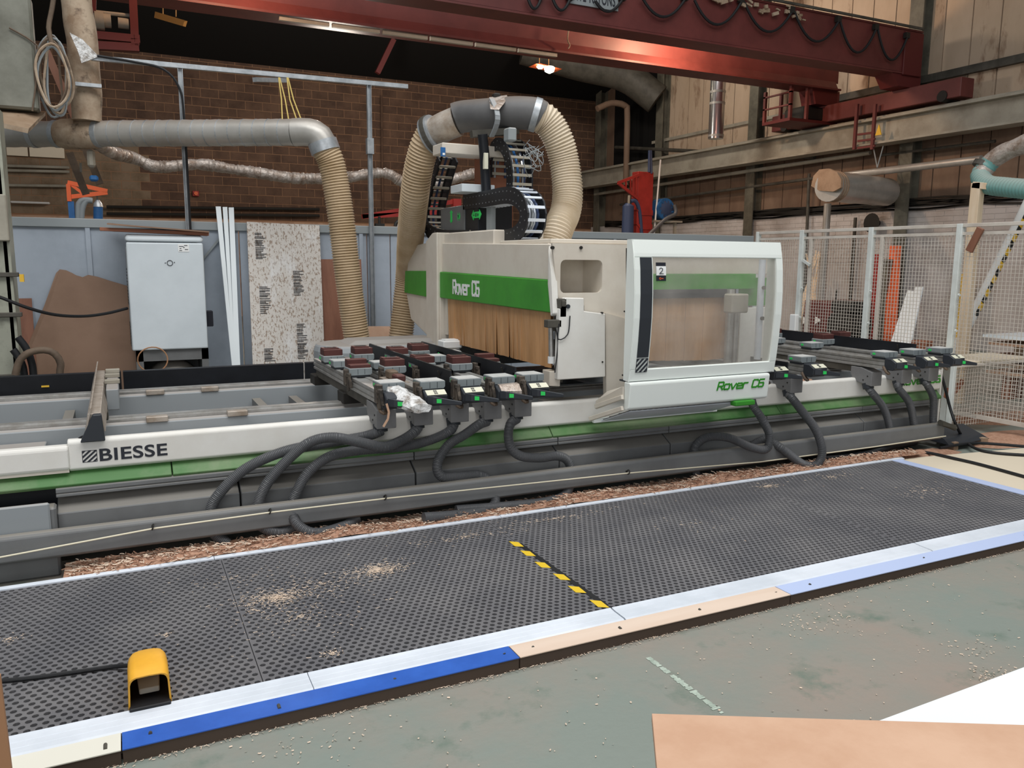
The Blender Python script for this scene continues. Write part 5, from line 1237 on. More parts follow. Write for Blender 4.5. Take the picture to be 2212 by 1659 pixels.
# loose shavings: long drift by the rail, curls on the mats and floor
v = []; f = []; nx, ny = 260, 9
for i in range(nx+1):
    x = -.33+6.2*i/nx
    for j in range(ny+1):
        u = j/ny; y = 4.272+.28*u
        e = min(1, max(0, (x+.3)*3))
        hgt = (.04+.03*mnoise.noise(Vector((x*1.7,0,5)))+.022*mnoise.noise(Vector((x*5,u*2,1)))+.006*mnoise.noise(Vector((x*25,u*8,2))))*e
        k = math.exp(-((u-.22)/.22)**2)
        v.append((x, y, .02+max(0,hgt)*k+.03*(.7+.3*(1-u))))
for i in range(nx):
    for j in range(ny):
        a = i*(ny+1)+j; f.append((a, a+ny+1, a+ny+2, a+1))
top = MB().add(v, f)
o = top.build('shavings_drift', M['shavings'], smooth=True); tag(o, 'long drift of reddish wood shavings between the mats and the front rail', 'shavings', kind='stuff')
HE = {}
def curl(mb, p, L, w, flat=False):
    a0 = R.uniform(0, 2*PI); bend = R.uniform(-4, 4); q = Vector(p); pts = [q.copy()]; a = a0; n = 4
    for k in range(n):
        q = q+Vector((math.cos(a), math.sin(a), 0 if flat else R.uniform(-.15,.22)))*L/n; a += bend/n; pts.append(q.copy())
    up = Vector((0,0,w*.5))
    V = []; Fc = []
    for k, r in enumerate(pts):
        sd = Vector((-math.sin(a0+bend*k/n), math.cos(a0+bend*k/n), 0))*w/2
        V += [r-sd+up, r+sd-up*.2]
    for k in range(n): Fc.append((k*2, k*2+1, k*2+3, k*2+2))
    mb.add(V, Fc)
m1, m2 = MB(), MB()
for _ in range(9000):
    x = R.uniform(-.3, 5.8); u = R.random(); y = 4.275+.26*u; e = min(1, max(0, (x+.3)*3))
    hgt = (.04+.03*mnoise.noise(Vector((x*1.7,0,5)))+.022*mnoise.noise(Vector((x*5,u*2,1))))*e
    z = .022+max(0,hgt)*math.exp(-((u-.22)/.22)**2)+.03*(.7+.3*(1-u))+R.uniform(-.002,.008)
    curl(m1 if R.random() < .6 else m2, (x, y, z), R.uniform(.022,.06), R.uniform(.003,.0055))
stuff(m1.build('shaving_curls', M['shavings'], o)); stuff(m2.build('pale_curls', M['shaving_pale'], o))
m1 = MB()
def scatter(cx, cy, rx, ry, n, z):
    for _ in range(n):
        a = R.uniform(0, 2*PI); r = abs(R.gauss(0,.5)); curl(m1, (cx+rx*r*math.cos(a), cy+ry*r*math.sin(a), z), R.uniform(.006,.022), R.uniform(.001,.0022), True)
zt = ZP+.008
for px, py, rx, ry, n in ((600,1290,.26,.15,900),(820,1230,.2,.13,700),(700,1260,.3,.2,160),(715,1410,.07,.06,70),(1200,1120,.8,.1,200),(650,1330,.5,.3,250),(2000,1060,.5,.3,160),(1660,1050,.16,.06,160),(1800,1030,.5,.2,150),(360,1370,.05,.05,30),(20,1380,.12,.06,50),(1000,1160,.5,.1,160),(500,1250,.5,.25,120),(1500,1130,.6,.3,60)):
    c = A(px, py, z=zt); scatter(c.x, c.y, rx, ry, n, zt)
tag(m1.build('mat_shavings', M['shaving_pale']), 'pale wood curls scattered over the black mats', 'shavings', kind='stuff')
m1 = MB()
for _ in range(900):
    x, y = R.uniform(-.3, 7), R.uniform(.9, 2.62); curl(m1, (x, y, .004), R.uniform(.003,.011), R.uniform(.002,.005), True)
for _ in range(1500):
    x = R.uniform(-.2, 5.6); curl(m1, (x, 2.655-abs(R.gauss(0,.012)), .004), R.uniform(.004,.02), .002, True)
for px, py, n, s in ((1770,1340,90,.12),(2140,1455,70,.06),(2110,1400,50,.09),(680,1610,40,.1),(1460,1320,20,.05)):
    c = A(px, py, z=.004)
    for _ in range(n): curl(m1, (c.x+R.gauss(0,s), c.y+R.gauss(0,s*.6), .004), R.uniform(.004,.014), R.uniform(.002,.004), True)
tag(m1.build('floor_chips', M['shaving_pale']), 'pale wood chips sprinkled over the green painted floor', 'wood chips', kind='stuff')
# worn white line on the green floor
a, b = A(1400,1420,z=.002), A(1560,1540,z=.002); d = (b-a).normalized(); sd = Vector((-d.y,d.x,0))*.02; m = MB()
for k in range(46):
    u = k/46; p = a.lerp(b,u); w = .6+.5*mnoise.noise(Vector((k*.7,3,1)))
    if mnoise.noise(Vector((k*.45,8,2))) > -.28: m.hexa([p-sd*w+Vector((0,0,-.001)), p+sd*w+Vector((0,0,-.001)), p+d*.011+sd*w+Vector((0,0,-.001)), p+d*.011-sd*w+Vector((0,0,-.001)), p-sd*w, p+sd*w, p+d*.011+sd*w, p+d*.011-sd*w])
tag(m.build('floor_line', M['worn_line'] if 'worn_line' in M else M['sage_board']), 'worn pale painted line on the green floor', 'floor marking', kind='stuff')
# foreground boards
def slab(name, pts, th, m, lab, cat='board', edge=None):
    P = [Vector(p) for p in pts]; mb = MB().prism(P, (0,0,-th)); return tag(mb.build(name, m), lab, cat)
zb = .42
t = thing('mdf_sheet', 'thick brown chipboard sheet jutting into the lower right corner', 'board', (1.6, 1.2, 0))
c = [A(1408,1541,z=zb), A(2260,1567,z=zb), A(2400,1800,z=zb), A(1432,1800,z=zb)]
MB().prism(c, (0,0,-.022)).build('panel', M['mdf'], t, bevel=.001)
cx = sum(p.x for p in c)/4; cy = sum(p.y for p in c)/4
for dx, dy in ((-.18,-.05),(.25,-.12)): MB().box(cx+dx-.04, cx+dx+.04, cy+dy-.04, cy+dy+.04, 0, zb-.022).build('leg', M['wood_brown'], t)
zw = .30
t = thing('white_sheet', 'glossy white sheet lying behind the brown chipboard at the lower right', 'board', (2.2, 1.6, 0))
c = [A(1890,1560,z=zw), A(2215,1440,z=zw), A(2500,1340,z=zw), A(2600,1620,z=zw), A(2000,1640,z=zw)]
MB().prism(c, (0,0,-.018)).build('panel', M['white_sheet'], t)
cx = sum(p.x for p in c)/5; cy = sum(p.y for p in c)/5
MB().box(cx-.05, cx+.05, cy-.05, cy+.05, 0, zw-.018).box(cx+.15, cx+.25, cy, cy+.1, 0, zw-.018).build('trestle', M['wood_brown'], t)
a, b = A(-30,1475,y=1.9), A(18,1659,y=1.9)
p0, p1 = A(0,1462,y=2.2), A(21,1660,y=2.2)
tag(MB().hexa([(p1.x-.3,2.2,0),(p1.x+.01,2.2,0),(p1.x+.01,2.218,0),(p1.x-.3,2.218,0),(p0.x-.3,2.2,p0.z),(p0.x,2.2,p0.z),(p0.x,2.218,p0.z),(p0.x-.3,2.218,p0.z)]).build('upright_board', M['mdf_edge']), 'edge of an upright brown board cut off at the lower left', 'board')
# black cables at the right
for pts, lab in (([(2033,808),(2040,835),(2050,880),(2062,915),(2078,945),(2100,968),(2140,978),(2230,984),(2420,992)], 'black cable looping down from the right end of the machine bed'), ([(2030,968),(2075,960),(2110,957),(2160,960),(2240,966),(2420,975)], 'black cable lying straightest across the cream board, the upper one'), ([(1975,975),(2010,979),(2060,990),(2120,1004),(2240,1037),(2420,1085)], 'black cable slanting over the cream board nearest the mats')):
    if pts[0][1] < 900: P = [A(2033,808,y=4.62), A(2042,840,y=4.6), A(2052,880,y=4.58), A(2064,915,y=4.5), A(2080,945,z=.06), A(2102,966,z=.048), A(2140,977,z=.048), A(2230,984,z=.048), A(2420,992,z=.048)]
    else: P = [A(*q, z=.048) for q in pts]
    tag(MB().tube(spline(P, .03), .0125, 8).build('black_cable', M['rubber_black'], smooth=True), lab, 'cable')
# ------------------------------------------------------------------ mesh safety fence at the right
FX = 7.4
t = thing('mesh_fence', 'tall white post-and-wire-mesh safety fence at the right end of the machine', 'fence', (FX, 6.2, 0)); FT = t
ys = [8.0, 7.25, 6.26, 5.23, 4.2]
ZT = 1.985
for i, y in enumerate(ys):
    w = .03 if i else .02
    MB().box(FX-.03, FX+.03, y-w, y+w, 0, ZT).build('post', M['post_white'], t, bevel=.004)
    if i in (1, 2): MB().box(FX-.02, FX+.02, y-.16, y-.12, .25, ZT-.1).build('gate_stile', M['mesh_white'], t, bevel=.003)
    for z in (.5, .95, 1.3): MB().tube([(FX-.035,y-.06,z),(FX-.035,y-.075,z)], .014, 8).build('stud', M['post_white'], t)
for i, (a, b) in enumerate(zip(ys, ys[1:])):
    MB().box(FX-.02, FX+.02, b+.03, a-.03, ZT-.035, ZT).build('top_rail', M['mesh_white'], t, bevel=.003)
    MB().box(FX-.012, FX+.012, b+.03, a-.03, ZT-.11, ZT-.08).build('frame_rail', M['mesh_white'], t); MB().box(FX-.015, FX+.015, b+.03, a-.03, .12, .16).build('frame_rail', M['mesh_white'], t)
    m = MB(); g = .038; k = b+.04
    while k < a-.03: m.bar((FX,k,.14), (FX,k,ZT-.09), .0044, .0044); k += g
    z = .15
    while z < ZT-.09: m.bar((FX+.003,b+.03,z), (FX+.003,a-.03,z), .0044, .0044); z += g
    stuff(m.build('wire_mesh', M['mesh_white'], t))
o = MB().box(FX-.09, FX-.03, 7.20, 7.30, .78, .98).build('switch_box', M['paper_white'], t, bevel=.008)
a, b = Vector((FX-.035,7.20,1.63)), Vector((FX-.035,7.08,1.57)); MB().bar(a, b, .02, .03).build('latch', M['post_white'], t)
# low mesh return beside the bed end
t = thing('low_mesh_guard', 'low white wire mesh guard box at the right end of the machine bed', 'guard', (7.6, 4.9, 0))
x0, x1, y0 = 6.98, 8.25, 4.88
MB().box(x0-.02, x0+.02, y0-.02, y0+.02, .0, .66).build('post', M['post_white'], t, bevel=.003)
MB().box(x1-.02, x1+.02, y0-.02, y0+.02, .0, .66).build('post', M['post_white'], t, bevel=.003)
MB().box(x0, x1, y0-.015, y0+.015, .64, .66).build('top_rail', M['mesh_white'], t)
for yy, zz in ((y0, None), (y0+.55, 1)):
    m = MB(); g = .038; k = x0+.02
    while k < x1: m.bar((k,yy,.07), (k,yy,.64), .0035, .0035); k += g
    z = .08
    while z < .64: m.bar((x0,yy+.003,z), (x1,yy+.003,z), .0035, .0035); z += g
    stuff(m.build('wire_mesh', M['mesh_white'], t))
MB().box(x0+.05, x1, y0+.03, y0+.5, .655, .675).build('lid_sheet', M['board_cream'], t)
c = [A(px,py,y=5.0) for px, py in ((2044,838),(2062,838),(2062,825),(2072,828),(2078,818),(2084,824),(2080,832),(2070,846),(2060,855),(2046,862),(2040,858))]
tag(MB().prism(c, (0,.01,0)).build('rust_plate', M['wood_brown']), 'rust-brown scrap plate seen through the low mesh guard', 'scrap')
t = thing('floor_bracket', 'dark grey steel foot bracket on the floor at the end of the front rail', 'bracket', (6.75, 4.55, 0))
MB().hexa([(6.35,4.40,.05),(6.95,4.45,.05),(7.0,4.75,.05),(6.4,4.75,.05),(6.4,4.5,.09),(6.9,4.5,.09),(7.0,4.75,.13),(6.4,4.75,.13)]).build('plate', M['dark_plastic'], t, bevel=.004)
for x in (6.45, 6.85): MB().box(x-.03, x+.03, 4.42, 4.48, 0, .07).build('foot', M['cardboard'], t)
o = MB(); pile(o, 7.4, 4.5, 0.002, .7, .3, .03); pile(o, 8.3, 5.2, .002, .7, .3, .04); pile(o, 6.0, 4.40, .002, .45, .12, .05)
tag(o.build('dust_pile', M['shavings'], smooth=True), 'reddish wood dust heaped on the floor by the low mesh guard', 'sawdust', kind='stuff')
# ------------------------------------------------------------------ things beyond the fence
def D(px, py, x): return A(px, py, x=x)
# pale timber post with brace and teal hose
t = thing('timber_frame', 'pale planed timber frame with an upright post beyond the mesh fence', 'frame', tuple(D(2080,760,8.6)))
a, b = A(2113,395,x=8.7), A(2080,800,x=8.7)
b2 = a+(b-a)*1.9; b2.z = 0; b2 = Vector((a.x, a.y, 0))
MB().bar(Vector((8.7,a.y,0)), a, .11, .09, up=(1,0,0)).build('post', M['wood_pale'], t, bevel=.003)
c = A(2230,412,x=8.7); MB().bar(a+Vector((0,.04,-.02)), c, .09, .07).build('head_rail', M['wood_pale'], t, bevel=.003)
o = A(2105,515,x=7.37); MB().obox(A(2106,518,x=7.36), (.03,.07,.24), Matrix.Rotation(.42,3,'X')).build('turn_button', M['wood_red'], FT, bevel=.004)
t = thing('hazard_pole', 'slanted white pole wrapped with yellow and black hazard tape', 'pole', tuple(A(2105,680,x=9.2)))
a, b = A(2100,684,x=9.2), A(2225,430,x=9.2); e = a+(a-b)*.55; d = (b-a).normalized()
ee = a+(a-b)*((a.z)/(b.z-a.z)); MB().tube([ee, b], .055, 14).build('pole', M['paper_white'], t, smooth=True)
L = (b-a).length; sx = d.cross(Vector((1,0,0))).normalized(); sz = Vector((1,0,0))
for k in range(17):
    s = L*(k/17); mm = M['hazard_yellow'] if k % 2 else M['hazard_black']; v = []; f = []; n = 10
    an0 = -1.1
    for i in range(n+1):
        an = an0-1.2+1.5*i/n; q = a+d*(s+.05*i/n)+(sx*math.sin(an)-sz*math.cos(an))*.057
        v += [q, q+d*L/17]
    for i in range(n): f.append((2*i, 2*i+2, 2*i+3, 2*i+1))
    MB().add(v, f).build('tape_turn', mm, t)
pts = [A(2250,290,x=9.0), A(2212,312,x=9.0), A(2172,328,x=9.0), A(2140,350,x=9.0), A(2118,378,x=8.95), A(2132,398,x=8.8), A(2170,404,x=8.7), A(2230,410,x=8.6), A(2300,418,x=8.5)]
t = thing('teal_hose', 'teal corrugated hose bent in a U at the right edge', 'hose', tuple(A(2150,400,x=8.8)))
hose(MB(), pts[3:], .105, .045, .07, 18).build('hose_wall', M['teal_hose'], t, smooth=True)
MB().tube(spline(pts[:5], .04), [.1*(1+.08*mnoise.noise(p*9)) for p in spline(pts[:5], .04)], 16).build('lagged_pipe', M['foil'], t, smooth=True)
MB().tube([A(2128,352,x=9.0)+Vector((0,0,.0)), A(2122,362,x=8.98)], .118, 18).build('clamp', M['steel_dark'], t)
# big capped extraction duct on the right wall
t = thing('capped_duct', 'wide grey duct with a cardboard-covered end, held on the right wall', 'duct', tuple(A(1850,430,x=13.5)))
a, b = A(1790,402,x=11.8), A(1915,415,x=13.9)
q = [a.lerp(b, k/10) for k in range(11)]
MB().tube(q, [.27 if k % 4 else .28 for k in range(11)], 22).build('barrel', M['duct_metal'], t, smooth=True)
m = MB(); pc = [A(px,py,x=11.75) for px, py in ((1752,402),(1757,380),(1770,366),(1790,364),(1808,372),(1817,388),(1816,405),(1800,414),(1770,412))]
m.prism(pc, (.05,0,0)).build('cardboard_cap', M['cardboard'], t)
for k in range(3): MB().tube([a.lerp(b,.02+.035*k), a.lerp(b,.035+.035*k)], .285, 20).build('collar', M['cardboard'], t)
a, b = A(1788,440,x=12.6), A(1784,505,x=12.6); MB().tube([a, Vector((a.x,a.y,.0))], .07, 12).build('prop', M['duct_metal'], t, smooth=True)
tag(MB().tube([A(1800,382,x=13.6), A(2120,344,x=13.6)], .07, 12).build('grey_pipe', M['duct_metal'], smooth=True), 'thick dusty grey pipe running level along the right wall to the capped duct', 'pipe')
tag(MB().tube([A(1895,362,x=13.5), A(1886,315,x=13.8)], .012, 6).tube([A(1895,362,x=13.5), A(1908,315,x=13.8)], .012, 6).build('hanger_wire', M['partition_rail']), 'V-shaped hanger wire above the thick grey pipe', 'wire')
for k, (p, q) in enumerate((((1285,420),(1880,330)), ((1340,442),(1760,385)), ((1330,318),(1760,340)), ((1905,335),(2150,305)))):
    tag(MB().tube([A(*p, x=14.2), A(*q, x=14.2)], (.045,.035,.05,.03)[k], 8).build('service_pipe', M[('steel_grey','steel_dark','steel_dark','steel_dark')[k]]), ('upper brown service pipe on the right wall, starting by the red crane column', 'lower dark service pipe on the right wall below the brown one', 'dark pipe sloping just under the runway beam at the right wall', 'short dark pipe on the right wall above the thick grey pipe')[k], 'pipe')
m = MB()
for k in range(9):
    pts = [(XR-.2, y, 2.80+.10*mnoise.noise(Vector((y*.5,k,0)))-.02*k+.05) for y in [9+.5*i for i in range(28)]]
    m.tube(pts, .02, 5)
tag(m.build('cable_run', M['black_iron']), 'drooping run of dark cables above the painted brick foot', 'cables', kind='stuff')
for k, (px, y0, y1) in enumerate(((1748,375,505), (1848,470,500))):
    tag(MB().tube([A(px,y0,x=14.2), Vector((14.2, A(px,y1,x=14.2).y, 0))], .035, 8).build('drop_pipe', M['steel_dark']), ('dark vertical drop pipe left of the capped duct', 'thin dark drop pipe right of the capped duct')[k], 'pipe')
# steel flue hanging below the crane
t = thing('steel_flue', 'shiny vertical steel flue pipe hanging below the red crane girder', 'flue', tuple(A(1548,300,x=12.5)))
a, b = A(1560,80,x=12.5), A(1546,300,x=12.5); a.y = b.y; a.x = b.x
MB().tube([Vector((b.x,b.y,8.3)), Vector((b.x,b.y,b.z+.9)), b], .17, 20).build('pipe', M['chrome'], t, smooth=True)
for z in (b.z+.04, b.z+.75, b.z+1.0): MB().tube([(b.x,b.y,z), (b.x,b.y,z+.05)], .178, 20).build('seam_band', M['duct_metal'], t, smooth=True)
# red jib crane with vacuum lifter and blower
XJ = 11.0; Yj = A(1390,430,x=XJ).y
J = lambda px, py, y=None: A(px, py, y=y or Yj)
t = thing('jib_crane', 'red jib crane column with a short lattice arm, beyond the partition', 'jib crane', (J(1390,500).x, Yj, 0))
a, b = J(1379,370), J(1408,500)
MB().box(a.x, b.x, Yj, Yj+.25, 0, a.z).build('column', M['red_paint'], t, bevel=.01)
for z in (J(0,372).z-.18, J(0,440).z): MB().prism([(a.x-.02,Yj-.02,z),(b.x,Yj-.02,z),(b.x,Yj-.02,z-.12),(a.x+.1,Yj-.02,z-.12)], (0,.29,0)).build('bracket', M['red_paint'], t)
MB().bar(J(1335,395), J(1380,378), .05, .06).bar(J(1335,395), J(1378,430), .05, .06).build('arm', M['red_paint'], t)
for px, u, v_ in ((1352,390,407), (1362,386,415), (1373,382,425)): MB().bar(J(px,u), J(px,v_), .03, .03).build('lattice_bar', M['red_paint'], t)
t = thing('vacuum_lifter', 'dark blue vacuum lifting tube hanging at the red jib arm', 'lifter', tuple(J(1356,500)))
MB().tube([J(1355,520), J(1357,445), J(1358,441)], [.14,.13,.08], 14).build('tube', M['blue_hose'], t, smooth=True)
MB().tube([J(1358,441), J(1359,422)], .03, 8).build('hook', M['steel_grey'], t)
MB().tube(spline([J(1362,435), J(1372,434), J(1381,455), J(1386,510)], .06), .045, 10).build('air_hose', M['blue_hose'], t, smooth=True)
t = thing('blower_fan', 'blue blower fan on a small shelf beside the red jib column', 'fan', tuple(J(1440,470)))
c = J(1436,452); MB().tube([c+Vector((-.02,.25,0)), c+Vector((0,-.05,0))], .25, 22).build('casing', M['blue_paint'], t, smooth=True)
MB().tube([c+Vector((0,-.05,0)), c+Vector((0,-.09,0))], [.2,.1], 18).build('hub', M['blue_hose'], t, smooth=True)
for k in range(10):
    an = 2*PI*k/10; MB().bar(c+Vector((.1*math.cos(an),-.06,.1*math.sin(an))), c+Vector((.23*math.cos(an+.4),-.06,.23*math.sin(an+.4))), .02, .03).build('vane', M['blue_paint'], t)
MB().tube(spline([c+Vector((.18,-.12,.1)), c+Vector((.2,-.15,-.1)), c+Vector((-.1,-.15,-.25)), c+Vector((-.5,-.1,-.6))], .06), .045, 10).build('outlet_hose', M['hose_grey'], t, smooth=True)
MB().box(c.x-.3, c.x+.45, c.y-.1, c.y+.4, c.z-.30, c.z-.26).box(c.x+.3, c.x+.36, c.y, c.y+.06, 0, c.z-.3).build('shelf', M['steel_grey'], t)
tag(MB().tube([J(1427,345), J(1413,505)], .02, 6).build('guy_rope', M['paper_white']), 'taut pale rope slanting past the blue blower fan', 'cord')
tag(MB().tube([J(1406,325), J(1407,375)], .03, 6).tube([J(1403,325), J(1402,372)], .03, 6).build('supply_pipes', M['blue_hose']), 'pair of dark supply pipes above the red jib column', 'pipe')
# second orange jib arm seen behind the head
o = MB().bar(A(782,468,y=11.0), A(990,434,y=11.0), .05, .06).bar(A(782,468,y=11.0), A(990,456,y=11.0), .05, .06)
o.box(A(985,445,y=11.0).x-.06, A(985,445,y=11.0).x+.06, 10.94, 11.06, 0, A(985,430,y=11.0).z); tag(o.build('orange_jib_arm', M['red_paint']), 'slim orange-red jib arm reaching left behind the tan hoses', 'jib arm')
t = thing('lifting_ring', 'dark suction handle ring with a small plate beside the second tan hose', 'ring', tuple(A(865,485,y=8.6)))
c = A(865,489,y=8.6); MB().tube([c+Vector((.06*math.cos(a),0,.06*math.sin(a))) for a in [PI*k/10 for k in range(11)]], .018, 8).build('ring', M['black_iron'], t, smooth=True)
MB().box(c.x-.035, c.x+.035, 8.59, 8.62, c.z-.03, c.z+.02).build('plate', M['paper_white'], t)
c = A(820,475,y=8.6); tag(MB().box(c.x-.05,c.x+.05,8.58,8.64,1.955,1.985).tube([(c.x,8.61,1.985),(c.x,8.61,2.06)],.015,8).build('lifting_hook', M['black_iron']), 'small black hook left of the dark handle ring', 'hook')
# clutter at the foot of the right wall behind the mesh
t = thing('red_bin', 'dull red steel tool chest behind the mesh fence', 'bin', tuple(D(1760,700,12.2)))
a, b = D(1738,648,12.2), D(1800,720,12.2)
MB().box(12.2, 13.2, b.y, a.y, 0, a.z).build('body', M['crane_red'], t, bevel=.01)
for px in (1735, 1762): 
    q = [D(px,700,12.15), D(px+12,692,12.15), D(px+1,684,12.15)]; MB().prism(q, (-.02,0,0)).build('warning_triangle', M['paper_white'], t)
t = thing('engine_unit', 'black pump engine on a wire cradle behind the mesh fence', 'engine', tuple(D(1830,720,12.0)))
c = D(1832,680,12.0); MB().tube([c+Vector((-.2,0,-.2)), c+Vector((.3,0,-.2))], .3, 16).build('drum', M['black_iron'], t, smooth=True)
MB().obox(c+Vector((0,.0,.15)), (.4,.5,.2)).build('block', M['black_iron'], t, bevel=.03); MB().box(c.x-.3,c.x+.3,c.y-.4,c.y+.4,0,c.z-.45).build('plinth', M['steel_dark'], t)
for dy in (-.35, .3): MB().bar(c+Vector((0,dy,.0)), c+Vector((0,dy,.45)), .02, .02).build('handle', M['black_iron'], t)
t = thing('red_board', 'tall bright red panel propped against the right wall behind the mesh', 'panel', tuple(D(1915,700,13.9)))
a, b = D(1922,530,14.0), D(1946,530,14.0); c, d = D(1910,708,13.7), D(1936,712,13.7)
MB().hexa([c+Vector((0,0,-c.z)), d+Vector((0,0,-d.z)), d+Vector((.03,0,-d.z)), c+Vector((.03,0,-c.z)), a, b, b+Vector((.03,0,0)), a+Vector((.03,0,0))]).build('sheet', M['orange_paint'], t)
t = thing('dark_rack', 'dark green and red rack beside the bright red panel', 'rack', tuple(D(1905,700,13.8)))
a, b = D(1902,560,13.8), D(1918,560,13.8); MB().box(13.8, 14.3, b.y, a.y, 0, a.z).build('body', M['column_green'], t); MB().box(13.75,13.8,a.y-.04,a.y+.1,0,a.z+.1).build('red_edge', M['red_paint'], t)
for k, (p, q, u, v_) in enumerate((((1960,627),(1975,629),(1932,715),(1955,717)), ((1977,620),(1993,620),(1956,716),(1972,718)))):
    a, b, c, d = D(*p,12.6), D(*q,12.6), D(*u,11.8), D(*v_,11.8); e = a.z/(a.z-c.z); c = a+(c-a)*e; d = b+(d-b)*e
    tag(MB().hexa([c,d,d+Vector((.03,0,0)),c+Vector((.03,0,0)),a,b,b+Vector((.03,0,0)),a+Vector((.03,0,0))]).build('leaning_plank', M['white_sheet']), ('left','right')[k]+' of two short white planks leaning behind the mesh fence', 'plank', 'white planks behind the mesh')
m = MB()
t = thing('batten_bundle', 'bundle of thin pale battens leaning behind the mesh fence', 'battens', tuple(D(1755,640,12.6)))
for k in range(11):
    a = D(1742+R.uniform(0,32), 540+R.uniform(0,25), 13.6); b = D(1735+k*2.5, 640, 12.9); b = a+(b-a)*1.9; b.z = max(0, b.z)
    MB().bar(a, b, .035, .02).build('batten', M['wood_pale'], t)
t = thing('board_stack', 'stack of boards with white edging on bearers behind the mesh fence', 'boards', (11.2, 7.0, 0))
for k, (z, mm, w) in enumerate(((.30,'mdf',1.0),(.42,'cardboard',.95),(.50,'mdf_brown',1.0),(.66,'mdf',.9),(.745,'white_sheet',.95))):
    MB().box(9.4-.05*k, 12.8, 5.2, 5.2+w*.95, z, z+.03).build('board', M[mm], t)
for y in (5.5, 6.1): MB().box(9.5, 12.4, y-.2, y-.1, .0, .30).build('bearer', M['wood_brown'], t)
for y in (5.25, 5.6): MB().box(9.5, 12.4, y, y+.1, .33, .42).box(9.5, 12.4, y+.2, y+.3, .53, .66).box(9.5, 12.4, y, y+.1, .69, .745).build('spacer', M['wood_pale'], t)
a = D(2010,760,9.3); tag(MB().box(9.2,9.35,a.y,a.y+.22,0,.62).build('red_post', M['wood_brown'], bevel=.01), 'reddish-brown wooden stub post behind the mesh fence', 'post')
a, b = D(2052,590,13.9), D(2102,700,13.9)
t = thing('yellow_machine', 'yellow machine casing half hidden behind the slanted hazard pole', 'machine', (13.5, b.y, 0))
MB().box(13.9, 14.1, D(2092,600,13.9).y, D(2054,600,13.9).y, 0, D(2070,592,13.9).z).build('casing', M['hazard_yellow'], t, bevel=.03)
t = thing('wall_sign', 'small red framed notice on the painted brick foot of the wall', 'sign', tuple(D(1944,517,14.3)))
a, b = D(1938,510,14.32), D(1950,521,14.32); MB().box(14.30, 14.33, b.y, a.y, b.z, a.z).build('frame', M['crane_red'], t); MB().box(14.29,14.30,b.y+.05,a.y-.05,b.z+.05,a.z-.05).build('face', M['paper_white'], t)
t = thing('wall_horn', 'round black horn on the painted brick foot of the right wall', 'horn', tuple(D(1897,482,14.2)))
c = D(1897,482,14.3); MB().tube([c, c+Vector((-.12,0,0)), c+Vector((-.2,0,0))], [.06,.1,.2], 16).build('bell', M['black_iron'], t, smooth=True)
# ------------------------------------------------------------------ overhead crane
t = thing('overhead_crane', 'big red twin-girder overhead travelling crane high across the hall', 'crane', (6, 12, 5.1)); CR = t
gy0 = 11.0
MB().box(-3, 13.95, gy0, gy0+.02, 5.16, 5.90).build('front_web', M['crane_red'], t)
MB().box(-3, 13.95, gy0-.02, gy0+.42, 5.12, 5.15).build('front_flange', M['crane_red'], t)
MB().box(-3, 13.95, gy0+.38, gy0+.40, 5.15, 5.90).build('front_web_back', M['crane_red'], t)
MB().box(13.45, 13.95, gy0-.04, gy0+.43, 5.1, 5.88).build('front_end_box', M['crane_red_dark'], t, bevel=.01)
MB().box(-3, 13.95, gy0-.02, gy0+.42, 5.90, 5.93).build('top_flange', M['crane_red'], t)
MB().bar((4.8, gy0-.06, 5.955), (13.9, gy0-.06, 5.955), .03, .04).build('cable_track', M['steel_dark'], t)
gy1 = 13.0
MB().box(-3, 14.0, gy1, gy1+.02, 5.36, 6.2).build('rear_web', M['crane_red'], t)
MB().box(-3, 14.0, gy1-.1, gy1+.4, 5.20, 5.235).build('rear_flange', M['crane_red'], t)
MB().hexa([(-3,gy1-.1,5.235),(13.9,gy1-.1,5.235),(13.9,gy1+.02,5.235),(-3,gy1+.02,5.235),(-3,gy1-.02,5.38),(13.9,gy1-.02,5.38),(13.9,gy1+.02,5.38),(-3,gy1+.02,5.38)]).build('rear_haunch', M['crane_red'], t)
k = 2.4
while k < 6.8: MB().box(k, k+.75, gy1-.06, gy1-.0, 5.13, 5.19).build('ballast_tube', M['steel_grey'], t); k += .8
ex = 13.9
MB().box(ex-.18, ex+.18, 9.95, 14.6, 4.56, 4.90).build('end_carriage', M['crane_red'], t, bevel=.01)
for y in (10.3, 14.2): MB().tube([(ex-.2,y,4.62),(ex+.2,y,4.60)], .10, 18).build('wheel', M['black_iron'], t, smooth=True)
MB().hexa([(ex-.5,gy0,4.9),(ex+.1,gy0,4.9),(ex+.1,gy0+.4,4.9),(ex-.5,gy0+.4,4.9),(ex-.7,gy0,5.15),(ex+.1,gy0,5.15),(ex+.1,gy0+.4,5.15),(ex-.7,gy0+.4,5.15)]).build('front_saddle', M['crane_red_dark'], t)
MB().hexa([(ex-.5,gy1,4.9),(ex+.1,gy1,4.9),(ex+.1,gy1+.4,4.9),(ex-.5,gy1+.4,4.9),(ex-.6,gy1,5.2),(ex+.1,gy1,5.2),(ex+.1,gy1+.4,5.2),(ex-.6,gy1+.4,5.2)]).build('rear_saddle', M['crane_red_dark'], t)
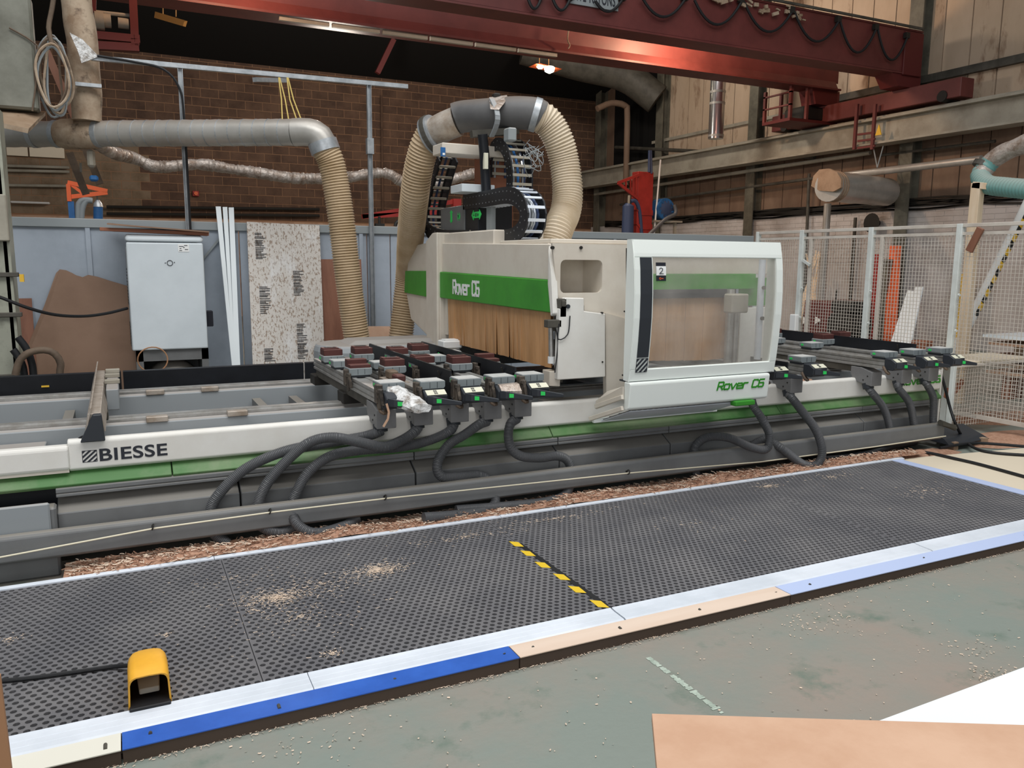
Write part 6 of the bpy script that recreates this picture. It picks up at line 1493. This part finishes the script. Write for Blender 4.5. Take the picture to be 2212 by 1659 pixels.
# drive platform cage under the rear girder
cq = lambda px, py, y=13.2: A(px, py, y=y)
a, b = cq(1690,268), cq(1798,190)
x0, x1, z0, z1 = a.x, b.x, cq(1740,262).z, 5.2
m = MB().box(x0, x1, 13.0, 13.8, z0-.06, z0)
m.build('cage_floor', M['crane_red_dark'], t)
for x in (x0, x0+.45, x1-.05):
    MB().box(x, x+.06, 13.0, 13.06, z0, z1).build('cage_bar', M['crane_red'], t); MB().box(x, x+.06, 13.74, 13.8, z0, z1).build('cage_bar', M['crane_red'], t)
for z in (z0+.25, z0+.5): MB().box(x0, x0+.05, 13.0, 13.8, z, z+.03).build('cage_rail', M['crane_red'], t)
MB().box(x0+.5, x1-.1, 13.1, 13.7, z0, z0+.3).build('drive_motor', M['black_iron'], t, bevel=.04)
# pendant ladder frame
for px in (1852, 1891):
    p = A(px, 225, x=13.6); MB().bar(p, Vector((p.x, p.y, A(px, 322, x=13.6).z)), .06, .05, up=(1,0,0)).build('ladder_stile', M['crane_red'], t)
for py in (289, 303, 318): MB().bar(A(1853,py+2,x=13.6), A(1890,py-3,x=13.6), .04, .04).build('ladder_rung', M['crane_red'], t)
p = A(1898,283,x=13.55); MB().prism([p+Vector((0,.06,-.08)), p+Vector((0,-.08,-.08)), p+Vector((0,-.01,.12))], (-.02,0,0)).build('warning_plate', M['hazard_yellow'], t)
# capacity plate
sa, sb = A(1227,12,y=gy0-.01), A(1334,18,y=gy0-.01)
zc = A(1280,15,y=gy0).z
o = MB().box(sa.x, sb.x, gy0-.03, gy0-.005, zc-.01, zc+.25).build('capacity_plate', M['partition_rail'], t)
m = MB(); ftext(m, 'SWL 10 TONS', (sa.x+.06, gy0-.031, zc+.04), (1,0,0), (0,0,1), (0,-1,0), sb.x-sa.x-.12, .17, .012, .004)
m.build('capacity_lettering', M['ink'], o)
# festoon cables
for k, (pa, pm, pb) in enumerate((((1140,-6),(1150,18),(1170,-8)), ((1192,-8),(1210,22),(1232,-4)), ((1286,2),(1310,24),(1345,-2)), ((1388,-4),(1430,36),(1480,-2)), ((1500,0),(1548,53),(1602,3)), ((1608,5),(1655,68),(1711,25)), ((1716,25),(1765,90),(1812,45)), ((1815,46),(1855,114),(1893,62)), ((1896,62),(1928,130),(1960,80)))):
    P = []
    a, m_, b = A(*pa,y=gy0-.08), A(*pm,y=gy0-.08), A(*pb,y=gy0-.08)
    for i in range(13):
        u = i/12; lin_ = a.lerp(b,u); dip = (a.lerp(b,.5).z-m_.z); P.append(Vector((lin_.x, lin_.y, lin_.z-dip*(1-(2*u-1)**2))))
    MB().tube(P, .022, 6).build('festoon_cable', M['rubber_black'], t, smooth=True)
    MB().box(b.x-.05, b.x+.05, gy0-.1, gy0-.03, b.z-.02, b.z+.08).build('cable_trolley', M['black_iron'], t)
m = MB()
for px, py in ((1655,18),(1700,22),(1730,34),(1600,2),(1560,-4)):
    p = A(px,py,y=gy0-.07)
    for _ in range(6): m.obox(p+Vector((R.uniform(-.25,.25),R.uniform(-.02,.02),R.uniform(-.06,.06))), (R.uniform(.05,.16),.03,R.uniform(.02,.07)), Matrix.Rotation(R.uniform(-.5,.5),3,'Y'))
stuff(m.build('dust_clump', M['dusty_wrap'], t))
tag(MB().tube(spline([A(1229,60,y=12.8), A(1226,85,y=12.8), A(1231,98,y=12.8), A(1227,105,y=12.8)],.03), .012, 6).build('hanging_string', M['dusty_wrap']), 'pale crooked string dangling in front of the rear red girder', 'string')
# trolley frame and motor at the far left of the crane
t = thing('crane_hoist', 'dark red hoist frame with grey motor under the crane at the upper left', 'hoist', tuple(A(245,100,y=12.9)))
h = lambda px, py: A(px, py, y=12.6)
for (p, q) in (((196,76),(302,86)), ((285,-40),(292,100)), ((200,-40),(196,100)), ((190,98),(300,104))):
    MB().bar(h(*p), h(*q), .1, .12, up=(0,1,0)).build('frame_bar', M['crane_red_dark'], t)
MB().tube([h(186,40), h(240,46)], .09, 12).tube([h(205,44), h(225,46)], .12, 12).build('gear_motor', M['steel_grey'], t, smooth=True)
MB().tube([h(255,49), h(278,52)], .07, 12).build('brake', M['steel_grey'], t, smooth=True)
MB().tube([h(190,24), h(284,34)], .025, 8).build('drive_shaft', M['steel_grey'], t, smooth=True)
# dusty bracing strut under the dark roof
tag(MB().bar(A(850,85,y=20), A(815,158,y=20), .12, .12).build('roof_strut', M['crane_red_dark']), 'dim red strut hanging in the dark below the rear girder', 'strut')
t = thing('roof_duct', 'dark round duct under the roof at the far right corner', 'duct', tuple(A(1350,170,y=20)))
MB().tube(spline([A(1130,105,y=21), A(1250,140,y=20.5), A(1350,165,y=20), A(1420,215,y=19.5)], .2), .42, 18).build('barrel', M['steel_dark'], t, smooth=True)  # plain dark grey metal
tag(MB().tube(spline([A(1290,235,y=20.5), A(1320,223,y=20.5), A(1350,228,y=20.5), A(1355,250,y=20.5), A(1352,400,y=20.5)], .15), .09, 10).build('bent_pipe', M['cladding_low'], smooth=True), 'tan bent pipe in the dark far corner of the hall', 'pipe')
